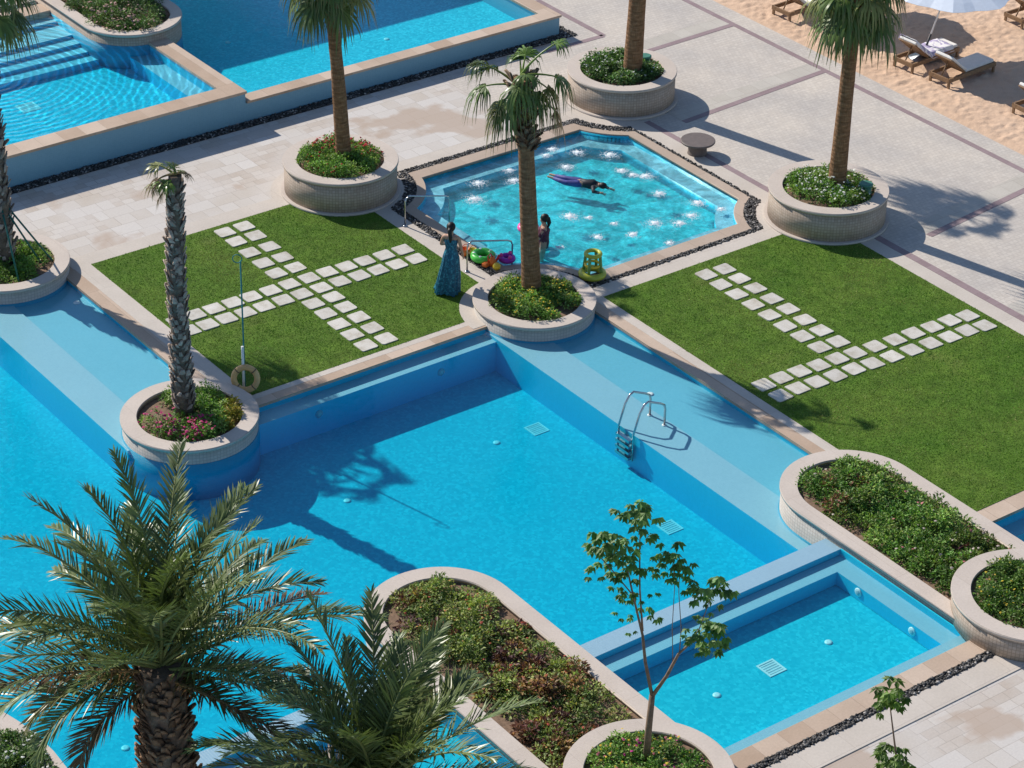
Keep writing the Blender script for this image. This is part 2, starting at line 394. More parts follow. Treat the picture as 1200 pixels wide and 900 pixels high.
# ------------------------------------------------------------------ mesh builder
class MB:
    def __init__(self):
        self.v, self.f, self.uv, self.mi, self.sm, self.mats = [], [], [], [], [], []

    def m(self, name):
        if name not in self.mats:
            self.mats.append(name)
        return self.mats.index(name)

    def face(self, idx, mat, uvs, smooth=False):
        self.f.append(tuple(idx)); self.uv.extend(uvs); self.mi.append(self.m(mat)); self.sm.append(smooth)

    def prism(self, outer, z0, z1, top, side=None, holes=(), bottom=True):
        side = side or top
        loops = [list(outer)] + [list(h) for h in holes]
        tris = tessellate_polygon([[Vector((p[0], p[1], 0)) for p in lp] for lp in loops])
        flat = [p for lp in loops for p in lp]
        n = len(flat)
        b = len(self.v)
        self.v += [(p[0], p[1], z1) for p in flat] + [(p[0], p[1], z0) for p in flat]
        for t in tris:
            a, c, d = (flat[i] for i in t)
            cr = (c[0] - a[0]) * (d[1] - a[1]) - (c[1] - a[1]) * (d[0] - a[0])
            if abs(cr) < 1e-10:
                continue
            t = t if cr > 0 else t[::-1]
            self.face([b + i for i in t], top, [flat[i] for i in t])
            if bottom:
                r = t[::-1]
                self.face([b + n + i for i in r], side, [flat[i] for i in r])
        k = 0
        for li, lp in enumerate(loops):
            area = sum(lp[i][0] * lp[(i + 1) % len(lp)][1] - lp[(i + 1) % len(lp)][0] * lp[i][1] for i in range(len(lp)))
            flip = (area < 0) != (li > 0)
            u = 0.0
            m = len(lp)
            for i in range(m):
                j = (i + 1) % m
                d = math.dist(lp[i], lp[j])
                q = [b + n + k + i, b + n + k + j, b + k + j, b + k + i]
                uv = [(u, z0), (u + d, z0), (u + d, z1), (u, z1)]
                if flip:
                    q, uv = q[::-1], uv[::-1]
                self.face(q, side, uv, smooth=m > 20)
                u += d
            k += m
        return self

    def box(self, x0, x1, y0, y1, z0, z1, top, side=None):
        return self.prism([(x0, y0), (x1, y0), (x1, y1), (x0, y1)], z0, z1, top, side)

    def obox(self, c, ax, ay, az, mat):
        """Box from centre and three half-extent vectors."""
        c, ax, ay, az = (np.array(q, float) for q in (c, ax, ay, az))
        b = len(self.v)
        for sx, sy, sz in ((-1, -1, -1), (1, -1, -1), (1, 1, -1), (-1, 1, -1), (-1, -1, 1), (1, -1, 1), (1, 1, 1), (-1, 1, 1)):
            self.v.append(tuple(c + sx * ax + sy * ay + sz * az))
        uv = [(0, 0), (1, 0), (1, 1), (0, 1)]
        for q in ((3, 2, 1, 0), (4, 5, 6, 7), (0, 1, 5, 4), (1, 2, 6, 5), (2, 3, 7, 6), (3, 0, 4, 7)):
            self.face([b + i for i in q], mat, uv)
        return self

    def tube(self, path, rad, mat, n=10, caps=True, closed=False):
        P = [np.array(p, float) for p in path]
        m = len(P)
        rad = [rad] * m if not hasattr(rad, '__len__') else list(rad)
        b = len(self.v)
        ref = None
        u = 0.0
        us = []
        for i in range(m):
            if closed:
                d = P[(i + 1) % m] - P[i - 1]
            else:
                d = P[min(i + 1, m - 1)] - P[max(i - 1, 0)]
            d = d / (np.linalg.norm(d) + 1e-9)
            if ref is None:
                ref = np.cross(d, [0, 0, 1]) if abs(d[2]) < 0.9 else np.cross(d, [0, 1, 0])
            ref = ref - d * (ref @ d)
            ref = ref / np.linalg.norm(ref)
            bi = np.cross(d, ref)
            for k in range(n):
                a = 2 * PI * k / n
                self.v.append(tuple(P[i] + rad[i] * (math.cos(a) * ref + math.sin(a) * bi)))
            if i:
                u += np.linalg.norm(P[i] - P[i - 1])
            us.append(u)
        for i in range(m if closed else m - 1):
            i2 = (i + 1) % m
            for k in range(n):
                k2 = (k + 1) % n
                w = 2 * PI * max(rad[i], 0.02) / n
                self.face([b + i * n + k, b + i * n + k2, b + i2 * n + k2, b + i2 * n + k], mat,
                          [(w * k, us[i]), (w * (k + 1), us[i]), (w * (k + 1), us[i2] if i2 else us[i] + .1), (w * k, us[i2] if i2 else us[i] + .1)], True)
        if caps and not closed:
            for r, base in ((range(n - 1, -1, -1), b), (range(n), b + (m - 1) * n)):
                idx = [base + k for k in r]
                self.face(idx, mat, [(0.1 * math.cos(2 * PI * k / n), 0.1 * math.sin(2 * PI * k / n)) for k in range(n)])
        return self

    def torus(self, c, R, r, mat, axis=(0, 0, 1), n=28, k=10, a0=0.0):
        ax = np.array(axis, float); ax /= np.linalg.norm(ax)
        s = np.cross(ax, [0, 0, 1]) if abs(ax[2]) < 0.9 else np.cross(ax, [1, 0, 0])
        s /= np.linalg.norm(s)
        q = np.cross(ax, s)
        path = [np.array(c) + R * (math.cos(2 * PI * i / n) * s + math.sin(2 * PI * i / n) * q) for i in range(n)]
        return self.tube(path, r, mat, k, False, True)

    def lathe(self, prof, c, mat, n=32, smooth=True, wob=None):
        b = len(self.v)
        for r, z in prof:
            for k in range(n):
                a = 2 * PI * k / n
                rr = r * (wob(a, z) if wob else 1)
                self.v.append((c[0] + rr * math.cos(a), c[1] + rr * math.sin(a), c[2] + z))
        for i in range(len(prof) - 1):
            for k in range(n):
                k2 = (k + 1) % n
                self.face([b + i * n + k, b + i * n + k2, b + (i + 1) * n + k2, b + (i + 1) * n + k], mat,
                          [(k / n, prof[i][1]), ((k + 1) / n, prof[i][1]), ((k + 1) / n, prof[i + 1][1]), (k / n, prof[i + 1][1])], smooth)
        for i, rev in ((0, True), (len(prof) - 1, False)):
            idx = [b + i * n + k for k in range(n)]
            uv = [(0.1 * math.cos(2 * PI * k / n), 0.1 * math.sin(2 * PI * k / n)) for k in range(n)]
            self.face(idx[::-1] if rev else idx, mat, uv)
        return self

    def ellipsoid(self, c, r, mat, n=16, m=10):
        prof = [(max(1e-3, math.sin(PI * i / m)), -math.cos(PI * i / m)) for i in range(m + 1)]
        b = len(self.v)
        for rr, z in prof:
            for k in range(n):
                a = 2 * PI * k / n
                self.v.append((c[0] + r[0] * rr * math.cos(a), c[1] + r[1] * rr * math.sin(a), c[2] + r[2] * z))
        for i in range(m):
            for k in range(n):
                k2 = (k + 1) % n
                self.face([b + i * n + k, b + i * n + k2, b + (i + 1) * n + k2, b + (i + 1) * n + k], mat,
                          [(k / n, i / m), ((k + 1) / n, i / m), ((k + 1) / n, (i + 1) / m), (k / n, (i + 1) / m)], True)
        return self

    def build(self, name, parent=None, origin=None):
        me = bpy.data.meshes.new(name)
        V = self.v
        if origin is not None:
            V = [(a - origin[0], b - origin[1], c - origin[2]) for a, b, c in V]
        me.from_pydata(V, [], self.f)
        for mn in self.mats:
            me.materials.append(MAT[mn])
        me.polygons.foreach_set('material_index', self.mi)
        me.polygons.foreach_set('use_smooth', self.sm)
        ul = me.uv_layers.new(name='UVMap')
        ul.data.foreach_set('uv', np.array([c for q in self.uv for c in q[:2]], dtype=np.float32))
        me.update()
        o = bpy.data.objects.new(name, me)
        COL.objects.link(o)
        if origin is not None and parent is None:
            o.location = origin
        if parent is not None:
            o.parent = parent
        return o


def soup(name, V, F, tint, mats, mi=None, parent=None, smooth=False):
    """Many small faces as one mesh: V (n,3), F list of arrays of equal-length index rows, tint (n,3) colour per vertex."""
    me = bpy.data.meshes.new(name)
    V = np.asarray(V, np.float32)
    loops = np.concatenate([f.ravel() for f in F]).astype(np.int32)
    tot = np.concatenate([np.full(len(f), f.shape[1]) for f in F]).astype(np.int32)
    st = np.concatenate([[0], np.cumsum(tot)[:-1]]).astype(np.int32)
    me.vertices.add(len(V)); me.vertices.foreach_set('co', V.ravel())
    me.loops.add(len(loops)); me.loops.foreach_set('vertex_index', loops)
    me.polygons.add(len(tot)); me.polygons.foreach_set('loop_start', st)
    for mn in mats:
        me.materials.append(MAT[mn])
    if mi is not None:
        me.polygons.foreach_set('material_index', np.asarray(mi, np.int32))
    if smooth:
        me.polygons.foreach_set('use_smooth', np.ones(len(tot), bool))
    a = me.color_attributes.new('tint', 'FLOAT_COLOR', 'POINT')
    c = np.ones((len(V), 4), np.float32); c[:, :3] = tint
    a.data.foreach_set('color', c.ravel())
    me.update(calc_edges=True); me.validate()
    o = bpy.data.objects.new(name, me)
    COL.objects.link(o)
    if parent is not None:
        o.parent = parent
    return o


def unit(a):
    return a / (np.linalg.norm(a, axis=-1, keepdims=True) + 1e-9)


def leaf_arrays(P, D, Nn, L, W, fold=0.25):
    """Folded diamond leaves: 4 verts, 2 tris each."""
    D = unit(D); S = unit(np.cross(D, Nn)); Nn = np.cross(S, D)
    L = L[:, None]; W = W[:, None]
    v0 = P
    v1 = P + D * L * 0.45 + S * W * 0.5 + Nn * W * fold
    v2 = P + D * L - Nn * L * 0.12
    v3 = P + D * L * 0.45 - S * W * 0.5 + Nn * W * fold
    V = np.stack([v0, v1, v2, v3], 1).reshape(-1, 3)
    b = (np.arange(len(P)) * 4)[:, None]
    F = np.concatenate([b + np.array([[0, 1, 2]]), b + np.array([[0, 2, 3]])], 0)
    return V, F


def tag(o, label=None, cat=None, group=None, kind=None):
    if label: o['label'] = label
    if cat: o['category'] = cat
    if group: o['group'] = group
    if kind: o['kind'] = kind
    return o


def struct(o):
    o['kind'] = 'structure'
    return o


def empty(name, loc, label, cat, group=None):
    o = bpy.data.objects.new(name, None)
    o.empty_display_size = 0.3
    COL.objects.link(o)
    o.location = loc
    return tag(o, label, cat, group)


def copy_tree(o, parent=None):
    c = o.copy()
    COL.objects.link(c)
    if parent is not None:
        c.parent = parent
    for ch in list(o.children):
        copy_tree(ch, c)
    return c


def circle(cx, cy, r, n=64):
    return [(cx + r * math.cos(2 * PI * i / n), cy + r * math.sin(2 * PI * i / n)) for i in range(n)]


def stadium(cx, cy, r, y0, n=32):
    return [(cx + r, y0)] + [(cx + r * math.cos(PI * i / n), cy + r * math.sin(PI * i / n)) for i in range(n + 1)] + [(cx - r, y0)]


def cutrect(x0, x1, y0, y1, cuts, n=14):
    """Rectangle whose corners (SW, SE, NE, NW) are bitten off by circles (cx, cy, r)."""
    out = []
    cor = [(x0, y0), (x1, y0), (x1, y1), (x0, y1)]
    for i, (px, py) in enumerate(cor):
        cx, cy, r = cuts[i]
        dx = math.sqrt(max(0, r * r - (py - cy) ** 2)); dy = math.sqrt(max(0, r * r - (px - cx) ** 2))
        hp = (cx + (dx if px < (x0 + x1) / 2 else -dx), py)
        vp = (px, cy + (dy if py < (y0 + y1) / 2 else -dy))
        a, b = (vp, hp) if i in (0, 2) else (hp, vp)
        a0 = math.atan2(a[1] - cy, a[0] - cx); a1 = math.atan2(b[1] - cy, b[0] - cx)
        d = (a1 - a0 + PI) % (2 * PI) - PI
        out += [(cx + r * math.cos(a0 + d * k / n), cy + r * math.sin(a0 + d * k / n)) for k in range(n + 1)]
    return out


# ------------------------------------------------------------------ ground, deck, pools
g = MB().box(-300, 300, -300, 300, -3.0, -1.5, 'earth')
struct(g.build('ground'))

cA, cM, cR, cT, cL, cFL = (0.9, 7.1), (1.22, 0.10), (9.27, -0.25), (9.45, 7.48), (-7.16, 0.18), (-7.22, 7.85)
JC = lambda d: [(*cM, 1.97 - d), (*cR, 2.1 - d), (*cT, 2.25 - d), (*cA, 1.97 - d)]
jac_water = cutrect(1.77, 8.22, 0.58, 6.55, JC(0))
jac_cop = cutrect(1.50, 8.46, 0.24, 6.90, JC(0.22))
jac_grav = cutrect(1.30, 8.56, 0.10, 7.11, JC(0.5))
jac_kerb = cutrect(0.90, 8.98, -0.34, 7.52, [(*cM, 1.25), (*cR, 1.3), (*cT, 1.3), (*cA, 1.25)])

deck = MB().prism([(-60, 7.25), (-6.28, 7.25), (-6.28, 0.06), (2.24, 0.06), (2.24, -11.25), (15.4, -11.25), (15.4, 80), (-60, 80)],
                  -1.4, 0.0, 'ashlar_paving', 'pool_tile_deep', holes=[jac_water])
struct(deck.build('paving'))

# promenade sheets with dark and pale bands
pv = MB().prism([(9.0, -11.2), (15.39, -11.2), (15.39, 60), (10.6, 60), (10.6, 11.0), (6.4, 11.0), (6.4, 7.5), (9.0, 7.5)], 0.0, 0.004, 'setts_paving')
struct(pv.build('promenade'))
bd = MB()
def strip(a, b, w, mat, z):
    a, b = np.array(a[:2]), np.array(b[:2]); d = unit(b - a); s = np.array([-d[1], d[0]]) * w / 2
    bd.prism([tuple(a - s), tuple(b - s), tuple(b + s), tuple(a + s)], 0.0, z, mat, bottom=False)
strip((14.78, -11), (14.78, 40), 0.16, 'band_purple', 0.008)
strip((15.12, -11), (15.12, 40), 0.50, 'setts_paving', 0.006)
for (a, b) in (((834, 132.5), (963, 84.5)), ((1088, 276), (1200, 221.5)), ((760, 60), (866, 27)), ((1230, 362), (1420, 262))):
    A, B = at(*a), at(*b)
    A = (A[0] - (0 if a[0] == 1088 else 0.9), A[1] - 0.02); B = (14.70, B[1] + 0.02 * (14.7 - B[0]))
    strip(A, B, 0.17, 'band_purple', 0.010)
    strip((A[0], A[1] + 0.34), (B[0], B[1] + 0.34), 0.50, 'band_beige', 0.0085)
strip((9.07, 0.9), (9.07, 6.0), 0.18, 'band_purple', 0.012)
strip((9.55, -11.2), (9.55, -1.6), 0.20, 'band_purple', 0.012)
strip((9.22, -11.2), (9.22, -1.2), 0.44, 'kerb_stone', 0.014)
strip((11.45, 10.72), (11.45, 13.6), 0.17, 'band_purple', 0.010)
strip((9.6, 10.72), (11.45, 10.72), 0.17, 'band_purple', 0.010)
struct(bd.build('paving_bands'))

kb = MB()
kb.prism(jac_kerb, 0.0, 0.018, 'kerb_stone', holes=[jac_grav])
kb.box(-6.0, 0.9, 7.12, 7.60, 0, 0.016, 'kerb_stone')                          # along the far side of the lawn
kb.box(-5.98, -5.58, 0.29, 7.12, 0, 0.016, 'kerb_stone')
kb.box(-5.58, 0.2, 0.29, 0.45, 0, 0.016, 'kerb_stone')
kb.prism([(cM[0] + 1.60 * math.cos(a), max(0.062, cM[1] + 1.60 * math.sin(a))) for a in np.linspace(0, PI, 40)], 0, 0.021, 'kerb_stone')
kb.prism(circle(*cA, 1.62), 0, 0.013, 'kerb_stone')
kb.box(2.50, 2.74, -8.6, 0.08, 0, 0.016, 'kerb_stone')
struct(kb.build('kerb'))
cp = MB()
cp.box(-6.28, 0.6, 0.045, 0.29, -0.05, 0.014, 'coping_stone')
cp.prism([(-6.295, 0.29), (-5.98, 0.29), (-5.98, 7.3), (-6.295, 7.3)], -0.05, 0.012, 'coping_stone')
cp.prism([(2.225, -8.6), (2.50, -8.6), (2.50, 0.1), (2.225, 0.1)], -0.05, 0.012, 'coping_stone')
cp.prism([(2.9, -11.265), (15.39, -11.265), (15.39, -10.86), (2.9, -10.86)], -0.05, 0.012, 'coping_stone')
struct(cp.build('pool_coping'))
cp = MB().prism(jac_cop, -0.04, 0.03, 'coping_grey', holes=[cutrect(1.785, 8.205, 0.595, 6.535, JC(0.015))])
struct(cp.build('pool_coping'))

# sunken basins (tiled)
bs = MB()
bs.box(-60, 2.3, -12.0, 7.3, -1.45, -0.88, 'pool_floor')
bs.box(-0.10, 0.80, -10.3, 0.10, -1.0, -0.10, 'pool_tile', 'pool_tile_deep')
bs.box(0.801, 2.26, -10.3, 0.10, -1.0, -0.145, 'pool_tile_mid', 'pool_tile_deep')
bs.box(-8.55, -7.72, 0.2, 7.3, -1.0, -0.10, 'pool_tile', 'pool_tile_deep')
bs.box(-7.719, -6.26, 0.2, 7.3, -1.0, -0.145, 'pool_tile_mid', 'pool_tile_deep')
bs.box(-6.3, -0.101, -0.34, 0.08, -1.0, -0.17, 'pool_tile', 'pool_tile_deep')
struct(bs.build('pool_basin'))
bs = MB()
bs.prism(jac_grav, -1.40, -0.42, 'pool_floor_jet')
bs.prism(jac_water, -0.41, -0.17, 'pool_tile', 'pool_tile_deep', holes=[cutrect(2.22, 7.80, 1.0, 6.12, JC(-0.42))])
struct(bs.build('pool_basin'))
bs = MB().box(2.7, 40, -30, -11.2, -1.4, -0.8, 'pool_tile').box(2.9, 40, -11.62, -11.2, -0.8, -0.26, 'pool_tile')
struct(bs.build('pool_basin'))

def water_body(poly, z0, z1, mat):
    return struct(MB().prism(poly, z0, z1, mat).build('water'))
R4 = lambda x0, x1, y0, y1: [(x0, y0), (x1, y0), (x1, y1), (x0, y1)]
water_body([(-60, 7.29), (-6.2, 7.29), (-6.2, 0.12), (2.3, 0.12), (2.3, -10.35), (-8.2, -10.35), (-8.2, -9.0), (-60, -9.0)], -1.0, -0.06, 'water_main')
water_body(cutrect(1.74, 8.25, 0.55, 6.58, JC(-0.0)), -0.7, -0.05, 'water_round')
water_body(R4(2.8, 40, -30, -11.2), -0.95, -0.06, 'water_main')

# raised splash pools at the front
bs = MB()
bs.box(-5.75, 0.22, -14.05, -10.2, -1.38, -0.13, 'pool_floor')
bs.box(-5.75, 0.22, -10.97, -10.61, -0.12, 0.165, 'pool_tile', 'pool_tile_deep')
bs.box(-0.26, 0.22, -13.68, -10.971, -0.12, 0.165, 'pool_tile', 'pool_tile_deep')
bs.box(-5.75, 0.22, -14.05, -13.681, -0.12, 0.23, 'pool_tile', 'pool_tile_deep')
bs.box(0.14, 0.17, -13.99, -10.60, 0.166, 0.297, 'pool_tile_deep')
struct(bs.build('pool_basin'))
bs = MB()
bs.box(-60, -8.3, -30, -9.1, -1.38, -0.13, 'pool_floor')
bs.box(-60, -8.3, -9.66, -9.29, -0.12, 0.165, 'pool_tile', 'pool_tile_deep')
struct(bs.build('pool_basin'))
o = MB().box(-5.75, 0.16, -10.60, -10.19, -1.37, 0.294, 'weir_tile', 'pool_tile_deep').build('weir_wall')
tag(o, 'pale tiled overflow wall between the deep pool and the splash pool with sapling in front', 'wall')
o = MB().box(-40, -8.3, -9.28, -8.94, -1.37, 0.294, 'weir_tile', 'pool_tile_deep').build('weir_wall')
tag(o, 'pale tiled overflow wall just behind the two feathery palms at the front', 'wall')
water_body(R4(-5.72, 0.19, -14.03, -10.19), -0.3, 0.30, 'water_raised')
water_body(R4(-60, -8.2, -30, -8.94), -0.3, 0.30, 'water_raised')
p3 = MB().prism([(-30, -60), (40, -60), (40, -14.0), (2.95, -14.0), (0.18, -14.0), (-5.7, -14.0), (-5.7, -14.8), (-30, -15.5)], -1.36, 0.33, 'ashlar_paving', 'pool_tile')
struct(p3.build('paving'))
cp = MB().box(-5.9, 0.55, -14.375, -13.985, 0.27, 0.352, 'coping_stone')
struct(cp.build('pool_coping'))
kb = MB().box(-6.5, 9, -15.05, -14.545, 0.3, 0.345, 'kerb_stone')
struct(kb.build('kerb'))

# raised pools at the back
w = empty('pool_wall', (-6, 11.5, 0), 'long blue tiled wall with brown coping holding up the rippled raised pool', 'wall')
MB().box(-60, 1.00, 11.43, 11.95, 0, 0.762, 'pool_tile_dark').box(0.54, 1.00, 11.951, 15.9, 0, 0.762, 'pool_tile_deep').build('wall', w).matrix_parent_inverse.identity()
MB().prism([(-60, 11.40), (1.03, 11.40), (1.03, 16.0), (0.52, 16.0), (0.52, 11.93), (-60, 11.93)], 0.76, 0.825, 'coping_stone').build('coping', w)
w2 = empty('pool_wall', (6, 11.5, 0), 'blue tiled wall with pink brown coping below the shaded raised pool', 'wall')
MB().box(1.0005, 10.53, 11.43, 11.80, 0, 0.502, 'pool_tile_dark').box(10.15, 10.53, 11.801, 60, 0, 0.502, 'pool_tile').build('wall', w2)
MB().prism([(1.031, 11.39), (10.57, 11.39), (10.57, 60), (10.12, 60), (10.12, 11.80), (1.031, 11.80)], 0.50, 0.56, 'coping_stone').build('coping', w2)
for q in (w, w2):
    for ch in q.children:
        ch.location = tuple(-c for c in q.location)
bs = MB()
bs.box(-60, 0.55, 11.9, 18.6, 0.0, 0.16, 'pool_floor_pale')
for i in range(5):
    bs.box(-60, 0.3, 18.05 - 0.40 * i - (0.4 if i else 0.0), 18.45 - 0.40 * i + (0.0 if i else 0.2), 0.161, 0.66 - 0.085 * i, 'pool_tile', 'pool_tile_deep')
bs.box(0.06, 0.56, 11.94, 15.6, 0.161, 0.50, 'pool_tile', 'pool_tile_deep')
struct(bs.build('pool_basin'))
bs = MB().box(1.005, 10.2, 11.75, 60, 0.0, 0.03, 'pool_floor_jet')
struct(bs.build('pool_basin'))
water_body(R4(-60, 0.56, 11.9, 18.5), 0.1, 0.775, 'water_rings')
water_body(R4(0.98, 10.18, 11.74, 60), 0.012, 0.525, 'water_main')
pt = MB().box(-60, -0.3, 19.25, 60, 0, 0.80, 'ashlar_paving')
struct(pt.build('paving'))
cp = MB().box(-60, 0.4, 18.42, 18.95, 0.0, 0.83, 'coping_stone')
struct(cp.build('pool_coping'))

# sand beach with trodden dimples
from mathutils import noise as mn
nx, ny = 190, 300
X = np.linspace(15.4, 27, nx); Y = np.linspace(-3, 14.5, ny)
V = []
for y in Y:
    for x in X:
        h = 0.018 * mn.noise((x * 2.4, y * 2.4, 0)) + 0.038 * mn.noise((x * 6.5, y * 6.5, 3)) + 0.022 * mn.noise((x * 12, y * 12, 5)) + 0.03 * mn.noise((x * 0.6, y * 0.6, 7))
        ed = min(1.0, (x - 15.4) / 0.25)
        V.append((x, y, -0.02 + (0.03 + h) * ed))
F = [(j * nx + i, j * nx + i + 1, (j + 1) * nx + i + 1, (j + 1) * nx + i) for j in range(ny - 1) for i in range(nx - 1)]
me = bpy.data.meshes.new('beach'); me.from_pydata(V, [], F); me.materials.append(MAT['sand'])
me.polygons.foreach_set('use_smooth', [True] * len(F))
o = bpy.data.objects.new('beach', me); COL.objects.link(o); struct(o)
o = MB().box(15.4, 80, -40, 80, -1.2, -0.12, 'sand').build('beach'); struct(o)

# ------------------------------------------------------------------ gravel
def in_poly(P, poly):
    x, y = P[:, 0], P[:, 1]
    ins = np.zeros(len(P), bool)
    n = len(poly)
    for i in range(n):
        x1, y1 = poly[i]; x2, y2 = poly[(i + 1) % n]
        c = ((y1 > y) != (y2 > y)) & (x < (x2 - x1) * (y - y1) / (y2 - y1 + 1e-12) + x1)
        ins ^= c
    return ins

ICO_V = np.array([(0, 0, 1), (.9, 0, .35), (.28, .86, .35), (-.73, .53, .35), (-.73, -.53, .35), (.28, -.86, .35), (.73, .53, -.35), (-.28, .86, -.35), (-.9, 0, -.35), (-.28, -.86, -.35), (.73, -.53, -.35), (0, 0, -1)])
ICO_F = np.array([(0, 1, 2), (0, 2, 3), (0, 3, 4), (0, 4, 5), (0, 5, 1), (1, 6, 2), (2, 7, 3), (3, 8, 4), (4, 9, 5), (5, 10, 1), (6, 7, 2), (7, 8, 3), (8, 9, 4), (9, 10, 5), (10, 6, 1), (11, 7, 6), (11, 8, 7), (11, 9, 8), (11, 10, 9), (11, 6, 10)])

def pebbles(outer, holes, z, dens, label):
    o = np.array(outer); lo, hi = o.min(0), o.max(0)
    N = int((hi[0] - lo[0]) * (hi[1] - lo[1]) * dens)
    P = rng.uniform(lo, hi, (N, 2))
    k = in_poly(P, outer)
    for h in holes:
        k &= ~in_poly(P, h)
    P = P[k]
    n = len(P)
    r = rng.uniform(0.016, 0.034, (n, 1))
    sc = np.concatenate([r * rng.uniform(0.9, 1.5, (n, 1)), r * rng.uniform(0.8, 1.1, (n, 1)), r * 0.7], 1)
    a = rng.uniform(0, 2 * PI, n); c, s = np.cos(a), np.sin(a)
    L = ICO_V[None] * sc[:, None]
    V = np.stack([L[..., 0] * c[:, None] - L[..., 1] * s[:, None], L[..., 0] * s[:, None] + L[..., 1] * c[:, None], L[..., 2]], -1)
    V[..., 0] += P[:, :1]; V[..., 1] += P[:, 1:]; V[..., 2] += z + rng.uniform(0.008, 0.03, (n, 1))
    g = rng.choice([0.03, 0.06, 0.10, 0.2, 0.42], n, p=[.36, .3, .18, .1, .06])
    t = np.repeat((g[:, None] * np.array([1.0, 0.93, 0.86])), 12, 0)
    Fc = (np.arange(n) * 12)[:, None, None] + ICO_F[None]
    ob = soup('gravel', V.reshape(-1, 3), [Fc.reshape(-1, 3)], t, ['pebble'], smooth=True)
    tag(ob, label, 'gravel', kind='stuff')

gb = MB().prism(jac_grav, 0.0, 0.006, 'gravel_bed', holes=[jac_cop]).box(-60, 10.9, 11.13, 11.43, 0, 0.006, 'gravel_bed').box(10.531, 10.9, 11.431, 12.2, 0, 0.006, 'gravel_bed')
gb.box(-6.0, 0.6, -14.545, -14.376, 0.32, 0.336, 'gravel_bed').box(-60, -0.4, 18.95, 19.25, 0.70, 0.79, 'gravel_bed')
struct(gb.build('gravel_bed'))
pebbles(jac_grav, [jac_cop], 0.0, 900, 'narrow ring of dark pebbles round the bubbling pool')
pebbles([(-8, 11.13), (10.9, 11.13), (10.9, 12.2), (10.54, 12.2), (10.54, 11.42), (-8, 11.42)], [], 0.0, 800, 'dark pebble strip at the foot of the raised pool walls')
pebbles(R4(-5.9, 0.5, -14.54, -14.38), [], 0.333, 1100, 'dark pebble strip between the splash pool coping and the front paving')
pebbles(R4(-4, -0.4, 18.96, 19.24), [], 0.785, 700, 'dark pebble strip behind the steps of the rippled pool')

# ------------------------------------------------------------------ lawns
lawnL = cutrect(-5.58, 0.90, 0.45, 7.12, [(-7.16, 0.18, 1.65), (*cM, 1.60), (*cA, 1.345), (-20, 20, 5)], n=14)
lawnL = [p for p in lawnL if not (p[0] < -10)]
lawnL = [(-5.58, 0.45)] + [(x, y) for x, y in cutrect(-5.58, 0.90, 0.45, 7.12, [(-5.6, 0.4, .06), (*cM, 1.60), (*cA, 1.345), (-5.6, 7.14, .05)])][15:45] + [(-5.58, 7.12)]
lawnR = [(2.74, -0.34), (2.74, -10.86), (9.0, -10.86)] + [(cR[0] + 1.36 * math.cos(a), cR[1] + 1.36 * math.sin(a)) for a in np.linspace(-1.75, -3.06, 14)] + [(7.9, -0.34)]
for nm, poly in (('left', lawnL), ('right', lawnR)):
    struct(MB().prism(poly, 0.0, 0.019, 'lawn_base').build('lawn'))
    o = np.array(poly); lo, hi = o.min(0), o.max(0)
    N = int((hi[0] - lo[0]) * (hi[1] - lo[1]) * 1500)
    P2 = rng.uniform(lo, hi, (N, 2)); P2 = P2[in_poly(P2, poly)]
    n = len(P2)
    a = rng.uniform(0, 2 * PI, n); h = rng.uniform(0.014, 0.034, n); wd = rng.uniform(0.006, 0.013, n)
    P3 = np.c_[P2, np.full(n, 0.012)]
    ln = rng.normal(0, 0.5, (n, 2)) * h[:, None]
    s = np.c_[np.cos(a), np.sin(a), np.zeros(n)] * wd[:, None]
    V = np.stack([P3 - s, P3 + s, P3 + np.c_[ln, h]], 1).reshape(-1, 3)
    Fc = np.arange(n * 3).reshape(-1, 3)
    patch = np.array([mn.noise((x * 0.5, y * 0.5, 1.0)) + 0.7 * mn.noise((x * 1.7, y * 1.7, 5.0)) for x, y in P2])
    yel = np.clip(patch * 1.1 + rng.normal(0.15, 0.26, n) + (0.10 if nm == 'right' else -0.12), 0, 1)[:, None]
    c = (1 - yel) * np.array([0.088, 0.235, 0.013]) + yel * np.array([0.33, 0.32, 0.095])
    c *= rng.uniform(0.7, 1.25, (n, 1))
    ob = soup('grass', V, [Fc], np.repeat(c, 3, 0), ['grass_blade'])
    tag(ob, 'short green grass of the lawn %s' % ('beside the woman in the long dress' if nm == 'left' else 'with yellowish patches beside the shallow ledge'), 'grass', kind='stuff')

ORD = 'first second third fourth fifth sixth seventh eighth ninth tenth eleventh twelfth'.split()
st = MB()
slab_protos = []
def slab_mesh():
    P = []
    for (sx, sy) in ((-1, -1), (1, -1), (1, 1), (-1, 1)):
        q = 0.192 + random.uniform(-.006, .006); r = random.choice([.02, .03, .045])
        a, b = (sx * q, sy * (q - r)), (sx * (q - r), sy * q)
        m = (sx * (q - r * .28), sy * (q - r * .28))
        P += [a, m, b] if sx * sy > 0 else [b, m, a]
    return MB().prism(P, -0.03, 0.020, 'white_slab').build('stepping_stone')
n_slab = 0
def slab(x, y, label, grp):
    global n_slab
    if len(slab_protos) < 6:
        o = slab_mesh(); slab_protos.append(o)
    else:
        o = slab_protos[(n_slab * 5 + n_slab // 4) % 6].copy(); COL.objects.link(o)
    n_slab += 1
    o.location = (x, y, 0.02 + random.uniform(-.003, .003)); o.rotation_euler = (random.gauss(0, .006), random.gauss(0, .006), random.gauss(0, 0.02) + random.randrange(4) * PI / 2)
    tag(o, label, 'stepping stone', grp)
GL, GR = 'stepping stones across the left lawn', 'stepping stones across the right lawn'
ys = [6.75, 6.23, 5.62, 5.03, 4.48, 3.91, 3.39, 2.9, 2.39, 1.86, 1.33, 0.80]
